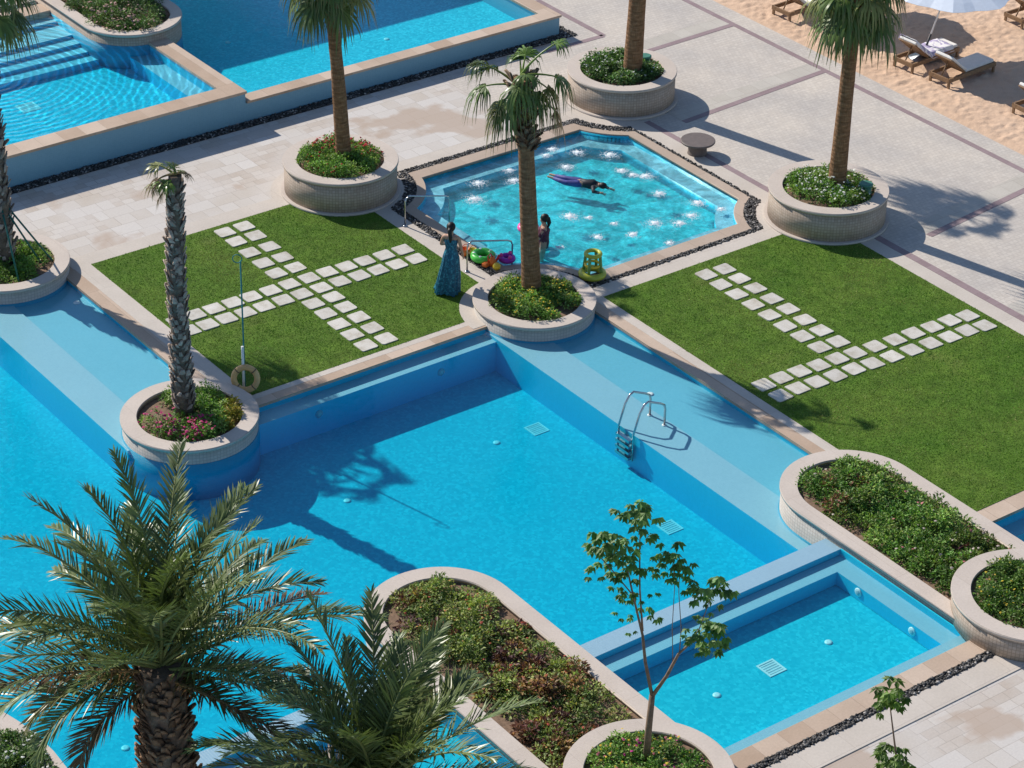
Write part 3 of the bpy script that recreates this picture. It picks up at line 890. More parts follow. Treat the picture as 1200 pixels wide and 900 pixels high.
for i, y in enumerate(ys):
    k = (6.75 - y) / 5.95
    slab(-2.42 - 0.2 * k, y, 'white square stepping stone, %s from the far paving in the left lawn\'s left column' % ORD[i], GL)
    slab(-1.92 - 0.2 * k, y, 'white square stepping stone, %s from the far paving in the left lawn\'s right column' % ORD[i], GL)
xs = [-5.3, -4.86, -4.40, -3.94, -3.48, -3.0]; xs2 = [-1.55, -1.06, -0.59, -0.10, 0.39]
for i, x in enumerate(xs):
    slab(x, 3.9, 'white square stepping stone, %s from the shaggy thin palm in the left lawn\'s far row' % ORD[i], GL)
    slab(x, 3.39, 'white square stepping stone, %s from the shaggy thin palm in the left lawn\'s near row' % ORD[i], GL)
for i, x in enumerate(xs2[::-1]):
    slab(x, 3.83 + .02 * i, 'white square stepping stone, %s from the woman in the left lawn\'s far row' % ORD[i], GL)
    slab(x, 3.32 + .02 * i, 'white square stepping stone, %s from the woman in the left lawn\'s near row' % ORD[i], GL)
for i, (a, b) in enumerate(zip([(5.7, -.88), (5.69, -1.39), (5.69, -1.92), (5.67, -2.47), (5.66, -3.01), (5.64, -3.56), (5.61, -4.1), (5.59, -4.65)],
                               [(5.2, -.85), (5.18, -1.37), (5.18, -1.89), (5.17, -2.44), (5.15, -2.99), (5.12, -3.53), (5.12, -4.06), (5.11, -4.61)])):
    slab(*a, 'white square stepping stone, %s from the bubbling pool in the right lawn\'s right column' % ORD[i], GR)
    slab(*b, 'white square stepping stone, %s from the bubbling pool in the right lawn\'s left column' % ORD[i], GR)
ra = [(3.14, -5.09), (3.63, -5.08), (4.11, -5.11), (4.6, -5.14), (5.09, -5.16), (5.57, -5.2), (6.1, -5.23), (6.63, -5.27), (7.15, -5.29), (7.67, -5.32), (8.17, -5.34), (8.63, -5.4)]
for i, a in enumerate(ra):
    slab(*a, 'white square stepping stone, %s from the pool in the right lawn\'s far row' % ORD[i], GR)
    slab(a[0], a[1] - 0.51, 'white square stepping stone, %s from the pool in the right lawn\'s near row' % ORD[i], GR)

# ------------------------------------------------------------------ planters
def planter(outl, z0, z1, label, loc, rimw=0.33, side='mosaic_beige', plinth=False, soil=0.10, over=0.03):
    e = empty('planter', (*loc, 0), label, 'planter')
    L = (-loc[0], -loc[1], 0)
    a = MB().prism(outl(-over), z0, z1 - 0.065, 'rim_stone', side, holes=[outl(-rimw + 0.03)]).build('wall', e); a.location = L
    top = outl(0.0)
    b = MB()
    b.prism(top, z1 - 0.065, z1 - 0.008, 'rim_stone', holes=[outl(-rimw)])
    b.prism(outl(-0.008), z1 - 0.008, z1, 'rim_stone', holes=[outl(-rimw + 0.008)])
    b = b.build('rim', e); b.location = L
    c = MB().prism(outl(-rimw + 0.01), z0, z1 - soil, 'soil').build('soil', e); c.location = L
    if plinth:
        d = MB().prism(outl(0.05), 0.0, 0.07, 'rim_stone', holes=[outl(-over - 0.01)]).build('plinth', e); d.location = L
    return e

def round_out(c, r):
    return lambda d: circle(c[0], c[1], r + d)

planter(round_out(cA, 1.33), 0, 0.80, 'round mosaic planter with red flowers on the far edge of the left lawn', cA, plinth=True)
planter(round_out(cR, 1.37), 0, 0.78, 'round mosaic planter with white flowers at the corner of the right lawn', cR, plinth=True)
planter(round_out(cT, 1.36), 0, 0.78, 'round mosaic planter with white flowers behind the bubbling pool', cT, plinth=True)
planter(round_out(cM, 1.32), -0.9, 0.27, 'round planter with yellow flowers between the two lawns and two pools', cM, side='mosaic_pale')
planter(round_out(cL, 1.36), -0.9, 0.27, 'round planter with magenta flowers standing in the pool beside the lifebuoy', cL, side='mosaic_pale')
planter(round_out(cFL, 1.36), -0.9, 0.27, 'round green planter with propped palm at the far corner of the pool', cFL, side='mosaic_pale')
OM, OR = (-7.03, -8.22), (1.53, -9.42)
planter(lambda d: stadium(OM[0], OM[1], 1.37 + d, -13.4 - d), -0.9, 0.45, 'long rounded planter of mixed reddish shrubs behind the front sapling', OM, rimw=0.34, side='mosaic_pale')
planter(lambda d: stadium(OR[0], OR[1], 1.37 + d, -13.6 - d), -0.9, 0.45, 'long rounded planter of leafy green shrubs below the right lawn', OR, rimw=0.34, side='mosaic_pale')
cRL, cRR = (-6.96, -13.82), (1.39, -14.08)
planter(round_out(cRL, 1.38), 0.0, 0.62, 'round planter of pink and yellow flowers around the front sapling', cRL, rimw=0.33)
planter(round_out(cRR, 1.40), 0.3, 0.82, 'round planter of yellow flowers at the end of the long green planter', cRR, rimw=0.35)
cTL = (0.72, 16.5)
def tl_out(d):
    r = 1.30 + d
    return [(cTL[0] - r * math.cos(PI * i / 32), cTL[1] - r * math.sin(PI * i / 32)) for i in range(33)] + [(cTL[0] + r, 24 + d), (cTL[0] - r, 24 + d)]
planter(tl_out, 0.0, 1.08, 'long rounded planter of dark shrubs between the two raised pools', cTL, rimw=0.30)
cBL = (-19.26, -7.75)
planter(round_out(cBL, 4.95), -0.9, 0.46, 'wide curved planter with bare soil and small white flowers at the front corner', cBL, rimw=0.62)

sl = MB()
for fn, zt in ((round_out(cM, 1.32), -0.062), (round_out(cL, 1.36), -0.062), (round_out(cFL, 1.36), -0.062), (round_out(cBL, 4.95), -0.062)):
    sl.prism(fn(-0.012), -0.95, zt, 'pool_tile_shade_tint', holes=[fn(-0.05)])
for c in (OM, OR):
    sl.prism(stadium(c[0], c[1], 1.37 - 0.012, -10.3 if c is OR else -9.0), -0.95, -0.062, 'pool_tile_shade_tint', holes=[stadium(c[0], c[1], 1.37 - 0.05, -10.29 if c is OR else -8.99)])
sl.box(OM[0] - 1.37 + 0.012, OM[0] - 1.3, -13.4, -9.25, -0.3, 0.298, 'pool_tile_shade_tint')
sl.prism([(cTL[0] - 1.286 * math.cos(a), cTL[1] - 1.286 * math.sin(a)) for a in np.linspace(-0.0, PI * 0.52, 20)] + [(cTL[0], cTL[1]), (cTL[0] - 1.286, cTL[1] + 3)], 0.1, 0.773, 'pool_tile_shade_tint')
sl.prism([(cTL[0] - 1.286 * math.cos(a), cTL[1] - 1.286 * math.sin(a)) for a in np.linspace(PI * 0.56, PI, 20)] + [(cTL[0] + 1.286, 24), (cTL[0], 24)], 0.02, 0.523, 'pool_tile_shade_tint')
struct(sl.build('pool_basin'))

# ------------------------------------------------------------------ leafy beds
G1 = [(0.147, 0.28, 0.052), (0.214, 0.347, 0.074), (0.266, 0.384, 0.096), (0.117, 0.229, 0.044)]
G2 = [(0.192, 0.259, 0.067), (0.266, 0.317, 0.089), (0.325, 0.363, 0.111), (0.147, 0.206, 0.059)]
GD = [(0.081, 0.155, 0.041), (0.117, 0.199, 0.052), (0.147, 0.237, 0.074)]
RED = [(0.169, 0.065, 0.052), (0.247, 0.111, 0.065), (0.117, 0.052, 0.046), (0.312, 0.182, 0.078)]

def bed(test, box, z, spacing, hgt, label, pal, leaf=(0.045, 0.075), crad=(0.12, 0.2), per=60, flowers=(), alt=None, altp=0.0, name='ground_cover', skip=None, holes=0.0):
    (x0, x1, y0, y1) = box
    nC = int((x1 - x0) * (y1 - y0) / spacing ** 2)
    C = rng.uniform((x0, y0), (x1, y1), (nC, 2))
    C = C[np.array([bool(test(*c)) for c in C])]
    Ps, Ds, Ns, Ls, Ws, Ts = [], [], [], [], [], []
    fP, fT, fS = [], [], []
    for cx, cy in C:
        if holes and rng.random() < holes:
            continue
        r = rng.uniform(*crad); h = hgt * rng.uniform(0.65, 1.3)
        is_alt = alt is not None and (altp(cx, cy) if callable(altp) else altp) > rng.random()
        p = alt if is_alt else pal
        nz = mn.noise((cx * 1.6, cy * 1.6, 4.0)); h *= 1 + 0.75 * nz
        base = np.array(p[rng.integers(len(p))]) * rng.uniform(0.8, 1.2) * (1 + 0.35 * mn.noise((cx * 1.3, cy * 1.3, 9.0)))
        k = int(per * (r / crad[1]) ** 1.5) + 8
        d = unit(rng.normal(0, 1, (k, 3))); d[:, 2] = np.abs(d[:, 2]) * 0.9 + 0.05
        q = rng.uniform(0.45, 1.0, (k, 1)) ** 0.6
        P = np.array([cx, cy, z]) + d * q * np.array([r, r, h])
        D = unit(d * np.array([1, 1, 0.5]) + rng.normal(0, 0.45, (k, 3)))
        Ps.append(P); Ds.append(D); Ns.append(unit(d * 0.6 + np.array([0, 0, 0.8]) + rng.normal(0, 0.4, (k, 3))))
        L = rng.uniform(*leaf, k) * (1.4 if is_alt else 1.0); Ls.append(L); Ws.append(L * rng.uniform(0.35, 0.6, k))
        Ts.append(base[None] * rng.uniform(0.7, 1.45, (k, 1)) * (1 + rng.normal(0, 0.08, (k, 3))))
        for (col, prob, reg, size) in flowers:
            if reg is not None and not reg(cx, cy):
                continue
            nf = rng.poisson(prob)
            for _ in range(nf):
                dd = unit(rng.normal(0, 1, 3)); dd[2] = abs(dd[2]) + 0.3; dd = unit(dd)
                fP.append(np.array([cx, cy, z]) + dd * np.array([r, r, h]) * 1.06)
                fT.append(np.array(col) * rng.uniform(0.75, 1.2)); fS.append(size * rng.uniform(0.7, 1.2))
    P, D, Nn, L, W, T = (np.concatenate(a) for a in (Ps, Ds, Ns, Ls, Ws, Ts))
    V, Fc = leaf_arrays(P, D, Nn, L, W)
    tint = np.repeat(T, 4, 0)
    mi = np.zeros(len(Fc), int)
    if fP:
        nb = len(V)
        vv, ff, tt = [], [], []
        for p, c, s in zip(fP, fT, fS):
            b = nb + len(vv)
            nrm = unit(np.array([rng.normal(0, .4), rng.normal(0, .4), 1.0]))
            u = unit(np.cross(nrm, [0.3, 1, 0.1])); w_ = np.cross(nrm, u)
            vv.append(p + nrm * s * 0.25); tt.append(c * 0.8)
            for a in range(6):
                rr = s * (0.55 if a % 2 else 0.42)
                vv.append(p + rr * (math.cos(a * PI / 3) * u + math.sin(a * PI / 3) * w_)); tt.append(c)
            ff += [(b, b + 1 + a, b + 1 + (a + 1) % 6) for a in range(6)]
        V = np.concatenate([V, np.array(vv)]); tint = np.concatenate([tint, np.array(tt)])
        Fc = np.concatenate([Fc, np.array(ff)]); mi = np.concatenate([mi, np.ones(len(ff), int)])
    o = soup(name, V, [Fc], tint, ['leaf', 'petal'], mi)
    return tag(o, label, 'plants', kind='stuff')

def inc(c, r):
    return (lambda x, y: (x - c[0]) ** 2 + (y - c[1]) ** 2 < r * r), (c[0] - r, c[0] + r, c[1] - r, c[1] + r)
WH, YE, MG, RD, PK = (0.75, 0.75, 0.70), (0.72, 0.52, 0.04), (0.50, 0.03, 0.16), (0.45, 0.02, 0.03), (0.60, 0.20, 0.22)
t_, b_ = inc(cA, 0.87)
bed(t_, b_, 0.74, 0.15, 0.26, 'green flower bed with red blooms at the back round a palm trunk', G1, flowers=[(RD, 4.5, lambda x, y: (x - cA[0]) + 1.0 * (y - cA[1]) > 0.25, 0.075), (RD, 0.5, lambda x, y: x < cA[0] - .3, 0.06)], per=130, crad=(.13, .21))
t_, b_ = inc(cR, 0.87)
bed(t_, b_, 0.71, 0.15, 0.24, 'dense green bed dotted with white flowers at the corner of the right lawn', G1, flowers=[(WH, 4.0, None, 0.055)], per=130, crad=(.13, .21))
t_, b_ = inc(cT, 0.87)
bed(t_, b_, 0.72, 0.15, 0.22, 'pale green bed with white flowers behind the bubbling pool', [(0.13, 0.23, 0.07), (0.17, 0.27, 0.10), (0.09, 0.17, 0.045)], flowers=[(WH, 2.2, None, 0.055)], per=110, leaf=(0.06, 0.09), crad=(.13, .21))
t_, b_ = inc(cM, 0.87)
bed(t_, b_, 0.20, 0.15, 0.25, 'green bed dotted with tiny yellow flowers round the tallest palm', G1, flowers=[(YE, 3.0, None, 0.045)], per=130, crad=(.13, .21))
t_, b_ = inc(cL, 0.90)
dl = lambda x, y: (x - cL[0]) * RH[0] + (y - cL[1]) * RH[1]
da = lambda x, y: (x - cL[0]) * AW[0] + (y - cL[1]) * AW[1]
bed(lambda x, y: t_(x, y) and not (dl(x, y) < -0.2 and da(x, y) > -0.3 and da(x, y) < .45) and not (abs(da(x, y) - .1) < .25 and dl(x, y) < .1), b_, 0.17, 0.15, 0.26, 'flower bed of magenta blooms and green shrubs round a shaggy thin palm', G1,
    flowers=[(MG, 5.0, lambda x, y: da(x, y) < -0.25 and dl(x, y) < 0.6, 0.07), ((0.6, 0.3, 0.3), 3.0, lambda x, y: da(x, y) < -0.3 and dl(x, y) < 0.1, 0.06)], alt=[(0.22, 0.20, 0.03), (0.30, 0.25, 0.04)], altp=lambda x, y: 0.9 if dl(x, y) > 0.68 and da(x, y) > -.5 else 0.0, per=130)
t_, b_ = inc(cFL, 0.87)
bed(t_, b_, 0.18, 0.16, 0.24, 'green bed of low shrubs under the propped palm', G1, alt=RED, altp=0.05, per=130)
tM = lambda x, y: (abs(x - OM[0]) < 0.85 and -13.1 < y <= OM[1] + .0) or ((x - OM[0]) ** 2 + (y - OM[1]) ** 2 < 0.84 ** 2)
tM2 = lambda x, y: tM(x, y) and (x - cRL[0]) ** 2 + (y - cRL[1]) ** 2 > 1.5 ** 2
bed(tM2, (OM[0] - 1.03, OM[0] + 1.03, -13, OM[1] + 1.0), 0.33, 0.19, 0.28, 'mixed shrubs of green and dark red leaves in the long planter', G2, leaf=(0.05, 0.085), crad=(0.15, 0.29), per=190, alt=RED, altp=lambda x, y: 0.55 if mn.noise((x * 1.1, y * 1.1, 2.0)) > 0.05 else 0.06,
    flowers=[((0.50, 0.10, 0.06), 0.35, None, 0.06), ((0.6, 0.3, 0.1), 0.4, None, 0.05)], holes=0.12, name='shrubs')
tR = lambda x, y: (abs(x - OR[0]) < 0.85 and -13.3 < y <= OR[1]) or ((x - OR[0]) ** 2 + (y - OR[1]) ** 2 < 0.72)
tR2 = lambda x, y: tR(x, y) and (x - cRR[0]) ** 2 + (y - cRR[1]) ** 2 > 1.5 ** 2
bed(tR2, (OR[0] - 1.05, OR[0] + 1.05, -13.3, OR[1] + 1.05), 0.34, 0.19, 0.30, 'leafy green shrubs with a few pale blooms in the long planter below the lawn', G1 + [(0.12, 0.17, 0.03)], leaf=(0.05, 0.085), crad=(0.15, 0.30), per=200, alt=RED, altp=0.02,
    flowers=[((0.6, 0.5, 0.45), 0.35, None, 0.06), (PK, 0.15, None, 0.06)], name='shrubs')
t_, b_ = inc(cRL, 0.90)
bed(t_, b_, 0.53, 0.15, 0.24, 'bed of pink and yellow flowers at the foot of the front sapling', G1, flowers=[(YE, 1.4, None, 0.05), ((0.55, 0.16, 0.2), 0.9, None, 0.055), ((0.5, 0.03, 0.25), 0.25, None, 0.06)], per=130)
t_, b_ = inc(cRR, 0.90)
bed(t_, b_, 0.73, 0.15, 0.26, 'rounded green bed with yellow flowers at the right edge', [(0.11, 0.21, 0.035), (0.15, 0.25, 0.05), (0.085, 0.165, 0.03)], flowers=[(YE, 1.3, lambda x, y: True, 0.05)], per=130)
bed(lambda x, y: abs(x - cTL[0]) < 1.0 and (y > cTL[1] or (x - cTL[0]) ** 2 + (y - cTL[1]) ** 2 < 0.96 ** 2) and (x - cTL[0] < 0.62 or y > cTL[1] + .3), (cTL[0] - 1, cTL[0] + 1, 15.4, 20), 0.98, 0.2, 0.42, 'dark shrubs with pinkish blooms between the raised pools', GD, crad=(0.16, 0.28), per=130,
    flowers=[((0.5, 0.3, 0.27), 3.0, lambda x, y: x < 0.9 and y < 17.2, 0.07)], name='shrubs')
WP = [(12, 866), (30, 875), (38, 890), (8, 884), (22, 893), (48, 905), (5, 900)]
WL = ['farthest', 'right-hand', 'rightmost in front', 'leftmost', 'middle', 'half cut off', 'lowest']
for i, (px, py) in enumerate(WP):
    c = at(px, py, 0.40)
    tt, bb = inc(c, 0.16)
    o = bed(tt, bb, 0.37, 0.07, 0.20, 'x', GD, per=70, crad=(0.13, 0.17), flowers=[(WH, 0.8, None, 0.06)], name='flowering_plant')
    del o['kind']
    tag(o, 'small white flowering plant on bare soil in the front corner, the %s one' % WL[i], 'plant', 'small flowering plants in the corner planter')

# ------------------------------------------------------------------ palms
def soup_parts(parts):
    V, F, T, n = [], [], [], 0
    for v, f, t in parts:
        V.append(v); F.append(f + n); T.append(t); n += len(v)
    return np.concatenate(V), F, np.concatenate(T)

def strip_tube(pts, rad, tint, k=5):
    """Small tube as arrays."""
    P = np.asarray(pts, float); m = len(P)
    d = np.gradient(P, axis=0); d = unit(d)
    ref = np.cross(d, np.array([0.13, 0.2, 1.0])); ref = unit(ref); b = np.cross(d, ref)
    a = np.arange(k) * 2 * PI / k
    r = np.broadcast_to(np.asarray(rad, float), (m,))[:, None, None]
    V = P[:, None] + r * (np.cos(a)[None, :, None] * ref[:, None] + np.sin(a)[None, :, None] * b[:, None])
    F = []
    for i in range(m - 1):
        for j in range(k):
            j2 = (j + 1) % k
            F.append((i * k + j, i * k + j2, (i + 1) * k + j2, (i + 1) * k + j))
    return V.reshape(-1, 3), np.array(F), np.tile(np.array(tint), (m * k, 1))

def fan_leaf(root, name, p0, az, el, pet, L, green, droop=0.9, spread=2.2, nseg=24, bl=None):
    """A fan leaf: petiole, then a folded fan of split, drooping segments."""
    az0 = az
    d = np.array([math.cos(az) * math.cos(el), math.sin(az) * math.cos(el), math.sin(el)])
    n = 6
    pts = [np.array(p0, float)]
    e = el
    for i in range(n):
        e -= (0.5 if bl is None else bl) / n
        pts.append(pts[-1] + pet / n * np.array([math.cos(az) * math.cos(e), math.sin(az) * math.cos(e), math.sin(e)]))
    parts = [strip_tube(pts, np.linspace(0.03, 0.014, n + 1), np.array(green) * 1.3 + np.array([.04, .03, 0.0]), 5)]
    c = pts[-1]
    e -= 0.35
    d1 = np.array([math.cos(az) * math.cos(e), math.sin(az) * math.cos(e), math.sin(e)])
    s = np.array([-math.sin(az), math.cos(az), 0]); up = np.cross(d1, s)
    for i in range(nseg):
        f = (i + 0.5) / nseg * 2 - 1
        a = f * spread / 1.0 * 0.8 + rng.normal(0, 0.03)
        dr = math.cos(a) * d1 + math.sin(a) * s + up * (-0.25 * (abs(f)) + 0.15)
        dr = dr / np.linalg.norm(dr)
        Ls = L * (1 - 0.25 * f * f) * rng.uniform(0.72, 1.15)
        sd = unit(np.cross(dr, up)); w = 0.028 * L / 0.8
        rows = []
        for t_, wf in ((0.02, 0.35), (0.35, 1.0), (0.62, 0.9), (0.84, 0.5), (1.0, 0.08)):
            p = c + dr * Ls * min(t_, 0.55 + (t_ - 0.55) * max(0.45, 1 - droop * 0.45) if t_ > 0.55 else t_)
            dz = droop * Ls * 0.55 * max(0, t_ - 0.3) ** 2 * 1.6
            p = p - np.array([0, 0, dz]) + rng.normal(0, 0.006, 3)
            rows.append((p - sd * w * wf + up * 0.4 * w * (1 if i % 2 else -1) * wf, p + sd * w * wf))
        V = np.array([q for r_ in rows for q in r_])
        Fq = np.array([(2 * k, 2 * k + 1, 2 * k + 3, 2 * k + 2) for k in range(len(rows) - 1)])
        cc = np.array(green) * rng.uniform(0.75, 1.35)
        T = np.tile(cc, (len(V), 1)); T[-4:] = T[-4:] * 0.6 + np.array([0.16, 0.125, 0.055]) * 0.4
        parts.append((V, Fq, T))
    V, F, T = soup_parts(parts)
    return soup(name, V, F, T, ['frond_leaf'], parent=root)

FG = (0.10, 0.155, 0.038); FY = (0.22, 0.23, 0.07); FB = (0.20, 0.13, 0.07)

def boots(root, path, rad, z0, z1, count, size, tint, name='leaf_boots', out=0.55):
    """Cut leaf bases standing off the trunk, as one part."""
    P = np.asarray(path, float)
    parts = []
    for i in range(count):
        z = z0 + (z1 - z0) * (i + 0.5) / count
        a = i * 2.39996 + rng.normal(0, 0.55)
        x = np.interp(z, P[:, 2], P[:, 0]); y = np.interp(z, P[:, 2], P[:, 1]); r = np.interp(z, P[:, 2], rad)
        o_ = np.array([math.cos(a), math.sin(a), 0]); s = np.array([-math.sin(a), math.cos(a), 0])
        sz = size * rng.uniform(0.7, 1.3)
        b = np.array([x, y, z]) + o_ * r * 0.92
        t = b + o_ * sz * out * rng.uniform(0.5, 1.2) + np.array([0, 0, sz * rng.uniform(0.7, 1.1)]) + s * sz * rng.normal(0, 0.25)
        w = sz * 0.42
        th = o_ * sz * 0.16
        V = np.array([b - s * w, b + s * w, b + s * w * 0.8 + th, b - s * w * 0.8 + th, t - s * w * .5, t + s * w * .5, t + s * w * .4 + th, t - s * w * .4 + th])
        Fq = np.array([(0, 1, 5, 4), (1, 2, 6, 5), (2, 3, 7, 6), (3, 0, 4, 7), (4, 5, 6, 7)])
        c = np.array(tint) * rng.uniform(0.5, 1.6)
        parts.append((V, Fq, np.tile(c, (8, 1))))
    V, F, T = soup_parts(parts)
    return soup(name, V, F, T, ['boot_bark'], parent=root)

def trunk(root, path, rad, mat, n=16):
    P = np.asarray(path, float); m = 26
    zz = np.linspace(P[0, 2], P[-1, 2], m)
    pts = np.c_[np.interp(zz, P[:, 2], P[:, 0]), np.interp(zz, P[:, 2], P[:, 1]), zz]
    rr = np.interp(zz, P[:, 2], rad) * (1 + rng.normal(0, 0.012, m))
    MB().tube(pts, rr, mat, n).build('trunk', root)
    return pts, rr

PHI0 = math.atan2(RH[1], RH[0])
def az(phi_deg):          # 0 = to the right in the photo, 90 = away, 180 = to the left, 270 = towards the viewer
    return PHI0 + math.radians(phi_deg)

def off(r, d):            # level offset in the photo's right / away directions
    return RH * r + AW * d

def fan_palm(base, path, rad, label, leaves, rough=None, lower_mat='trunk_smooth', skirt=0):
    root = empty('palm_tree', base, label, 'palm tree')
    pts, rr = trunk(root, path, rad, lower_mat)
    if rough:
        boots(root, pts, rr, rough[0], rough[1], rough[2], rough[3], rough[4], out=rough[5] if len(rough) > 5 else 0.55)
    top = pts[-1]
    for (ph, el, pet, L, col, dr) in leaves:
        fan_leaf(root, 'frond', top + np.array([0, 0, rng.uniform(-0.25, 0.1)]), az(ph), math.radians(el), pet, L, col, dr)
    for i in range(skirt):
        fan_leaf(root, 'dead_leaf', top + np.array([0, 0, rng.uniform(-0.4, -0.15)]), az(rng.uniform(0, 360)), math.radians(-50), 0.35, 0.6, FB, 1.0, nseg=12)
    return root

def crown(n, els=(75, -35), pet=(0.55, 0.85), L=(0.65, 0.85), yel=0.2, seed=0, dr=(1.0, 1.8)):
    out = []
    for i in range(n):
        f = (i + 0.5) / n
        out.append(((i * 137.5 + seed) % 360, els[0] + (els[1] - els[0]) * f + rng.normal(0, 6), rng.uniform(*pet), rng.uniform(*L),
                    FY if rng.random() < yel else tuple(np.array(FG) * rng.uniform(0.75, 1.25)), rng.uniform(*dr)))
    return out

def lpath(base, top_px_dx, h):
    """Trunk axis from base (local) leaning by dx metres to the photo's right at height h."""
    return [(0, 0, 0), tuple(off(top_px_dx * 0.4, 0) + np.array([0, 0, h * 0.5])), tuple(off(top_px_dx, 0) + np.array([0, 0, h]))]

b = at(403, 186, 0.74)
fan_palm(b, lpath(b, -0.30, 4.55), [0.185, 0.15, 0.13], 'smooth trunked palm rising from the planter with red flowers', crown(26, seed=20), skirt=3)
b = at(980, 220, 0.71)
fan_palm(b, lpath(b, 0.05, 4.75), [0.21, 0.165, 0.145], 'fan palm leaning out of the white flowered planter beside the right lawn', crown(30, seed=75, L=(.7, .95), yel=.2), skirt=3)
b = at(741, 86, 0.72)
fan_palm(b, lpath(b, 0.16, 6.1), [0.24, 0.19, 0.15], 'thick smooth palm trunk in the planter behind the bubbling pool', crown(24, seed=130), skirt=2)
b = at(623, 342, 0.22)
fan_palm(b, [(0, 0, 0), tuple(off(-0.20, 0) + np.array([0, 0, 3.45])), tuple(off(-0.33, 0) + np.array([0, 0, 4.95]))], [0.215, 0.165, 0.185],
         'tall palm with drooping fan leaves and bristly top between the two lawns',
         [(188, 20, .75, .62, FG, 2.0), (205, -10, .55, .68, tuple(np.array(FY) * .8), 1.9), (230, -5, .42, .72, FG, 2.0), (262, 20, .38, .66, FG, 2.0), (175, -25, .5, .55, FB, 2.0),
          (140, 30, .9, .6, tuple(np.array(FG) * .7), 1.5), (155, 40, 1.0, .5, tuple(np.array(FG) * .55), 1.4), (75, 72, .55, .58, (0.11, 0.19, 0.035), 1.5), (95, 60, .5, .5, (0.10, 0.17, 0.035), 1.6),
          (15, 58, 0.95, .48, (0.13, 0.21, 0.045), 1.2), (0, 15, .75, .66, FG, 2.0), (345, -5, .6, .7, tuple(np.array(FY) * .7), 2.0), (-8, -20, .9, .62, FB, 1.6), (315, 5, .42, .62, FG, 2.1), (285, 45, .35, .5, FG, 1.6), (30, -30, .5, .55, FB, 2.0)],
         rough=(3.35, 4.95, 120, 0.20, (0.21, 0.15, 0.10), .75), skirt=1)
b = at(216, 484, 0.2)
fan_palm(b, [(0, 0, 0), tuple(off(-0.02, 0) + np.array([0, 0, 3.0])), tuple(off(0.06, 0) + np.array([0, 0, 5.2]))], [0.19, 0.155, 0.125],
         'shaggy thin palm with a small ragged crown in the magenta flower planter',
         [(180, 30, .32, .42, FY, 1.1), (200, 5, .34, .40, FB, 1.2), (165, 45, .34, .40, FY, 1.0), (235, 25, .22, .36, (0.14, 0.22, 0.04), 1.0), (10, 15, .2, .22, FB, 1.1), (40, 30, .15, .2, FY, 1.0), (215, 45, .25, .34, (0.14, 0.22, 0.04), .9), (170, -15, .3, .36, FB, 1.3), (190, 40, .2, .34, FY, 1.0), (120, 80, .1, .2, FY, .5), (300, 75, .08, .2, FG, .6), (200, 80, .12, .24, FG, .5)],
         rough=(0.15, 5.0, 360, 0.14, (0.33, 0.265, 0.215), .4), lower_mat='trunk_rough')
b = at(4, 306, 0.2)
fan_palm(b, lpath(b, 0.0, 6.1), [0.25, 0.21, 0.18], 'propped shaggy palm cut off by the left edge of the photo', crown(22, seed=10),
         rough=(0.1, 5.9, 300, 0.18, (0.30, 0.235, 0.19), .4), lower_mat='trunk_rough', skirt=3)

# feathery date palms
def date_frond(root, p0, a, el, L, bend, tint, sway=0.0, lf=0.50):
    n = 18
    pts = [np.array(p0, float)]; e = el; aa = a
    ds = []
    for i in range(n):
        t = i / n
        e -= bend / n * (0.5 + 1.0 * t); aa += sway / n
        d = np.array([math.cos(aa) * math.cos(e), math.sin(aa) * math.cos(e), math.sin(e)]); ds.append(d)
        pts.append(pts[-1] + d * L / n)
    ds.append(ds[-1]); pts = np.array(pts); ds = np.array(ds)
    tint = np.array(tint)
    parts = [strip_tube(pts, np.linspace(0.032, 0.006, n + 1), tint * 1.15 + np.array([0.09, 0.075, 0.03]), 5)]
    m = 64
    roll = rng.normal(0, 0.25)
    V, F4, F3, T = [], [], [], []
    for sgn in (1, -1):
        for j in range(m):
            t = 0.13 + 0.87 * (j + rng.uniform(0, .8)) / m
            k = t * n; i = min(int(k), n - 1); f = k - i
            p = pts[i] * (1 - f) + pts[i + 1] * f; d = ds[i]
            s = unit(np.cross(d, [0, 0, 1])); up = np.cross(s, d)
            sl = s * math.cos(roll) + up * math.sin(roll); ul = -s * math.sin(roll) + up * math.cos(roll)
            ang = math.radians(62 - 34 * t + rng.normal(0, 5))
            lift = math.radians(28 + rng.normal(0, 11))
            dr = math.cos(ang) * d + math.sin(ang) * (sgn * sl * math.cos(lift) + ul * math.sin(lift))
            ll = lf * (math.sin(PI * min(1, (t * 0.82 + 0.13))) ** 0.6) * rng.uniform(0.85, 1.12)
            wv = unit(np.cross(dr, ul + 0.3 * rng.normal(0, 1, 3))) * 0.0150
            q1 = p + dr * ll * 0.5 - np.array([0, 0, 0.02 * ll]); q2 = p + dr * ll - np.array([0, 0, ll * rng.uniform(0.05, 0.22)])
            b_ = len(V)
            V += [p - wv * .7, p + wv * .7, q1 + wv, q1 - wv, q2]
            F4.append((b_, b_ + 1, b_ + 2, b_ + 3)); F3.append((b_ + 3, b_ + 2, b_ + 4))
            c = tint * rng.uniform(0.75, 1.3)
            T += [c * 0.9, c * 0.9, c, c, c * 1.15 + np.array([.02, .015, .0])]
    V0, F0, T0 = parts[0]
    nb = len(V0)
    V = np.concatenate([V0, np.array(V)]); T = np.concatenate([T0, np.array(T)])
    return soup('frond', V, [F0, np.array(F4) + nb, np.array(F3) + nb], T, ['frond_leaf'], parent=root)

